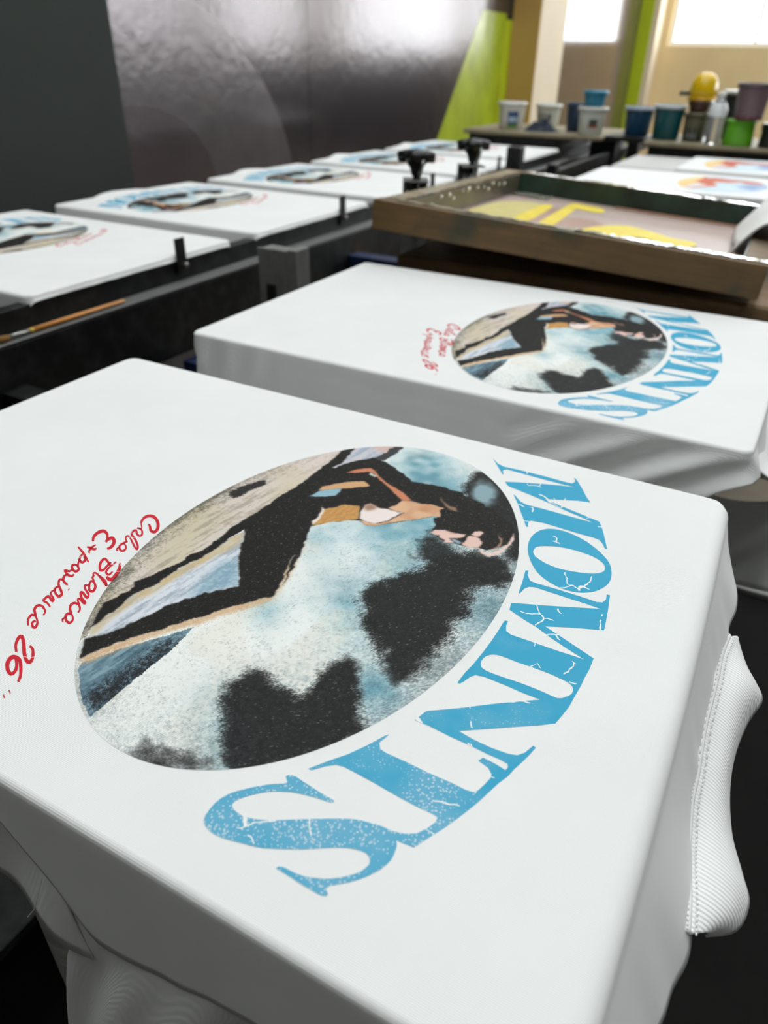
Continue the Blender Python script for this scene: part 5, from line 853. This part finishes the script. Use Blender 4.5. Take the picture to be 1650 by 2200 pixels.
rows = [[(0.075 * r_ * math.cos(a), 0.045 * r_ * math.sin(a), max(0.0015, 0.036 * (1 - r_ ** 2) * (0.75 + 0.35 * math.sin(a * 3 + r_ * 5) + 0.2 * math.sin(a * 7)))) for a in np.linspace(0, 2 * math.pi, n_)] for r_ in np.linspace(1, 0.02, 9)]
g.grid(rows).build('rag_cloth', plain('dark_blue_cloth', srgb(38, 46, 58), 0.9), rg, True)
tub(-0.640, 3.27, SZ, 0.045, 0.053, 0.098, srgb(16, 62, 92), 'blue paint bucket with pale rim on the steel plate', name='paint_bucket', rim=srgb(170, 180, 196), inside=srgb(20, 80, 120))
tub(-0.512, 3.16, SZ, 0.046, 0.053, 0.112, srgb(8, 76, 80), 'dark teal paint bucket with pale rim', name='paint_bucket', rim=srgb(196, 204, 206), inside=srgb(10, 90, 95))
tub(-0.414, 3.15, SZ, 0.036, 0.040, 0.092, srgb(86, 84, 60), 'olive brown jar with a black label band', name='ink_jar', lab=[(-3.1, 3.1, .08, .52, srgb(20, 26, 28)), (-0.5, 0.5, .14, .3, srgb(96, 104, 108))], turn=-1.6)
tub(-0.414, 3.16, SZ + 0.094, 0.032, 0.036, 0.034, srgb(70, 38, 20), 'dark brown pot standing on the olive jar', name='ink_pot')
yb = thing('upturned_bowl', 'glossy yellow plastic bowl turned upside down on a brown pot', 'bowl', (-0.414, 3.175, SZ + 0.130))
MB().lathe([(0.047, 0), (0.047, 0.035), (0.043, 0.058), (0.034, 0.075), (0.018, 0.085), (0.002, 0.087)], 36).build('dome', plain('glossy_yellow', srgb(214, 174, 16), 0.12, var=0.06), yb, True)
MB().lathe([(0.047, 0.0), (0.052, 0.002), (0.052, 0.007), (0.047, 0.009)], 36, close=False).build('rim', plain('yellow_rim', srgb(196, 156, 14), 0.2), yb, True)
MB().tube([(-0.045, -0.01, 0.022), (-0.075, -0.02, 0.020)], 0.007, 10).build('handle', M['black_plastic'], yb, True)
bo = thing('water_bottle', 'clear plastic bottle with white cap among the buckets', 'bottle', (-0.340, 3.10, SZ))
MB().lathe([(0.026, 0), (0.029, 0.004), (0.028, 0.03), (0.0295, 0.04), (0.028, 0.06), (0.0295, 0.085), (0.029, 0.105), (0.022, 0.125), (0.012, 0.138), (0.011, 0.146)], 28).build('bottle_wall', M['clear_plastic'], bo, True)
MB().lathe([(0.013, 0.144), (0.0135, 0.158), (0.012, 0.160)], 20).build('cap', M['white'], bo, True)
MB().lathe([(0.0297, 0.086), (0.0300, 0.108), (0.0222, 0.127)], 28, close=False).build('shoulder_highlight', plain('white_highlight', srgb(226, 230, 232), 0.3), bo, True)  # white band painted as the highlight on the bottle shoulder
tub(-0.255, 3.085, SZ, 0.050, 0.045, 0.080, srgb(92, 168, 24), 'bright green paint tub under the mauve bucket', inside=srgb(80, 150, 30))
tub(-0.236, 3.06, SZ + 0.082, 0.044, 0.054, 0.108, srgb(104, 84, 88), 'mauve paint bucket stacked on the green tub', name='paint_bucket', rim=srgb(92, 80, 86), lab=[(-3.1, 3.1, .0, .12, srgb(84, 22, 34))])
tub(-0.132, 3.09, SZ, 0.056, 0.052, 0.062, srgb(26, 30, 28), 'squat black tub beside the green tub', lid=srgb(30, 34, 32))
tub(-0.120, 3.22, SZ, 0.042, 0.046, 0.080, srgb(92, 24, 40), 'maroon paint tub behind the squat black tub')
tub(-0.120, 3.22, SZ + 0.082, 0.040, 0.047, 0.070, srgb(176, 182, 160), 'pale green tub stacked on the maroon tub', rim=srgb(92, 140, 66), lid=srgb(206, 206, 200))
tub(-0.315, 3.36, SZ, 0.042, 0.046, 0.150, srgb(30, 32, 30), 'tall black ink can behind the clear bottle', name='ink_can', lid=srgb(208, 210, 206))
tub(-0.43, 3.38, SZ, 0.042, 0.046, 0.110, srgb(214, 214, 210), 'white tub half hidden behind the olive jar', lid=srgb(226, 226, 222))
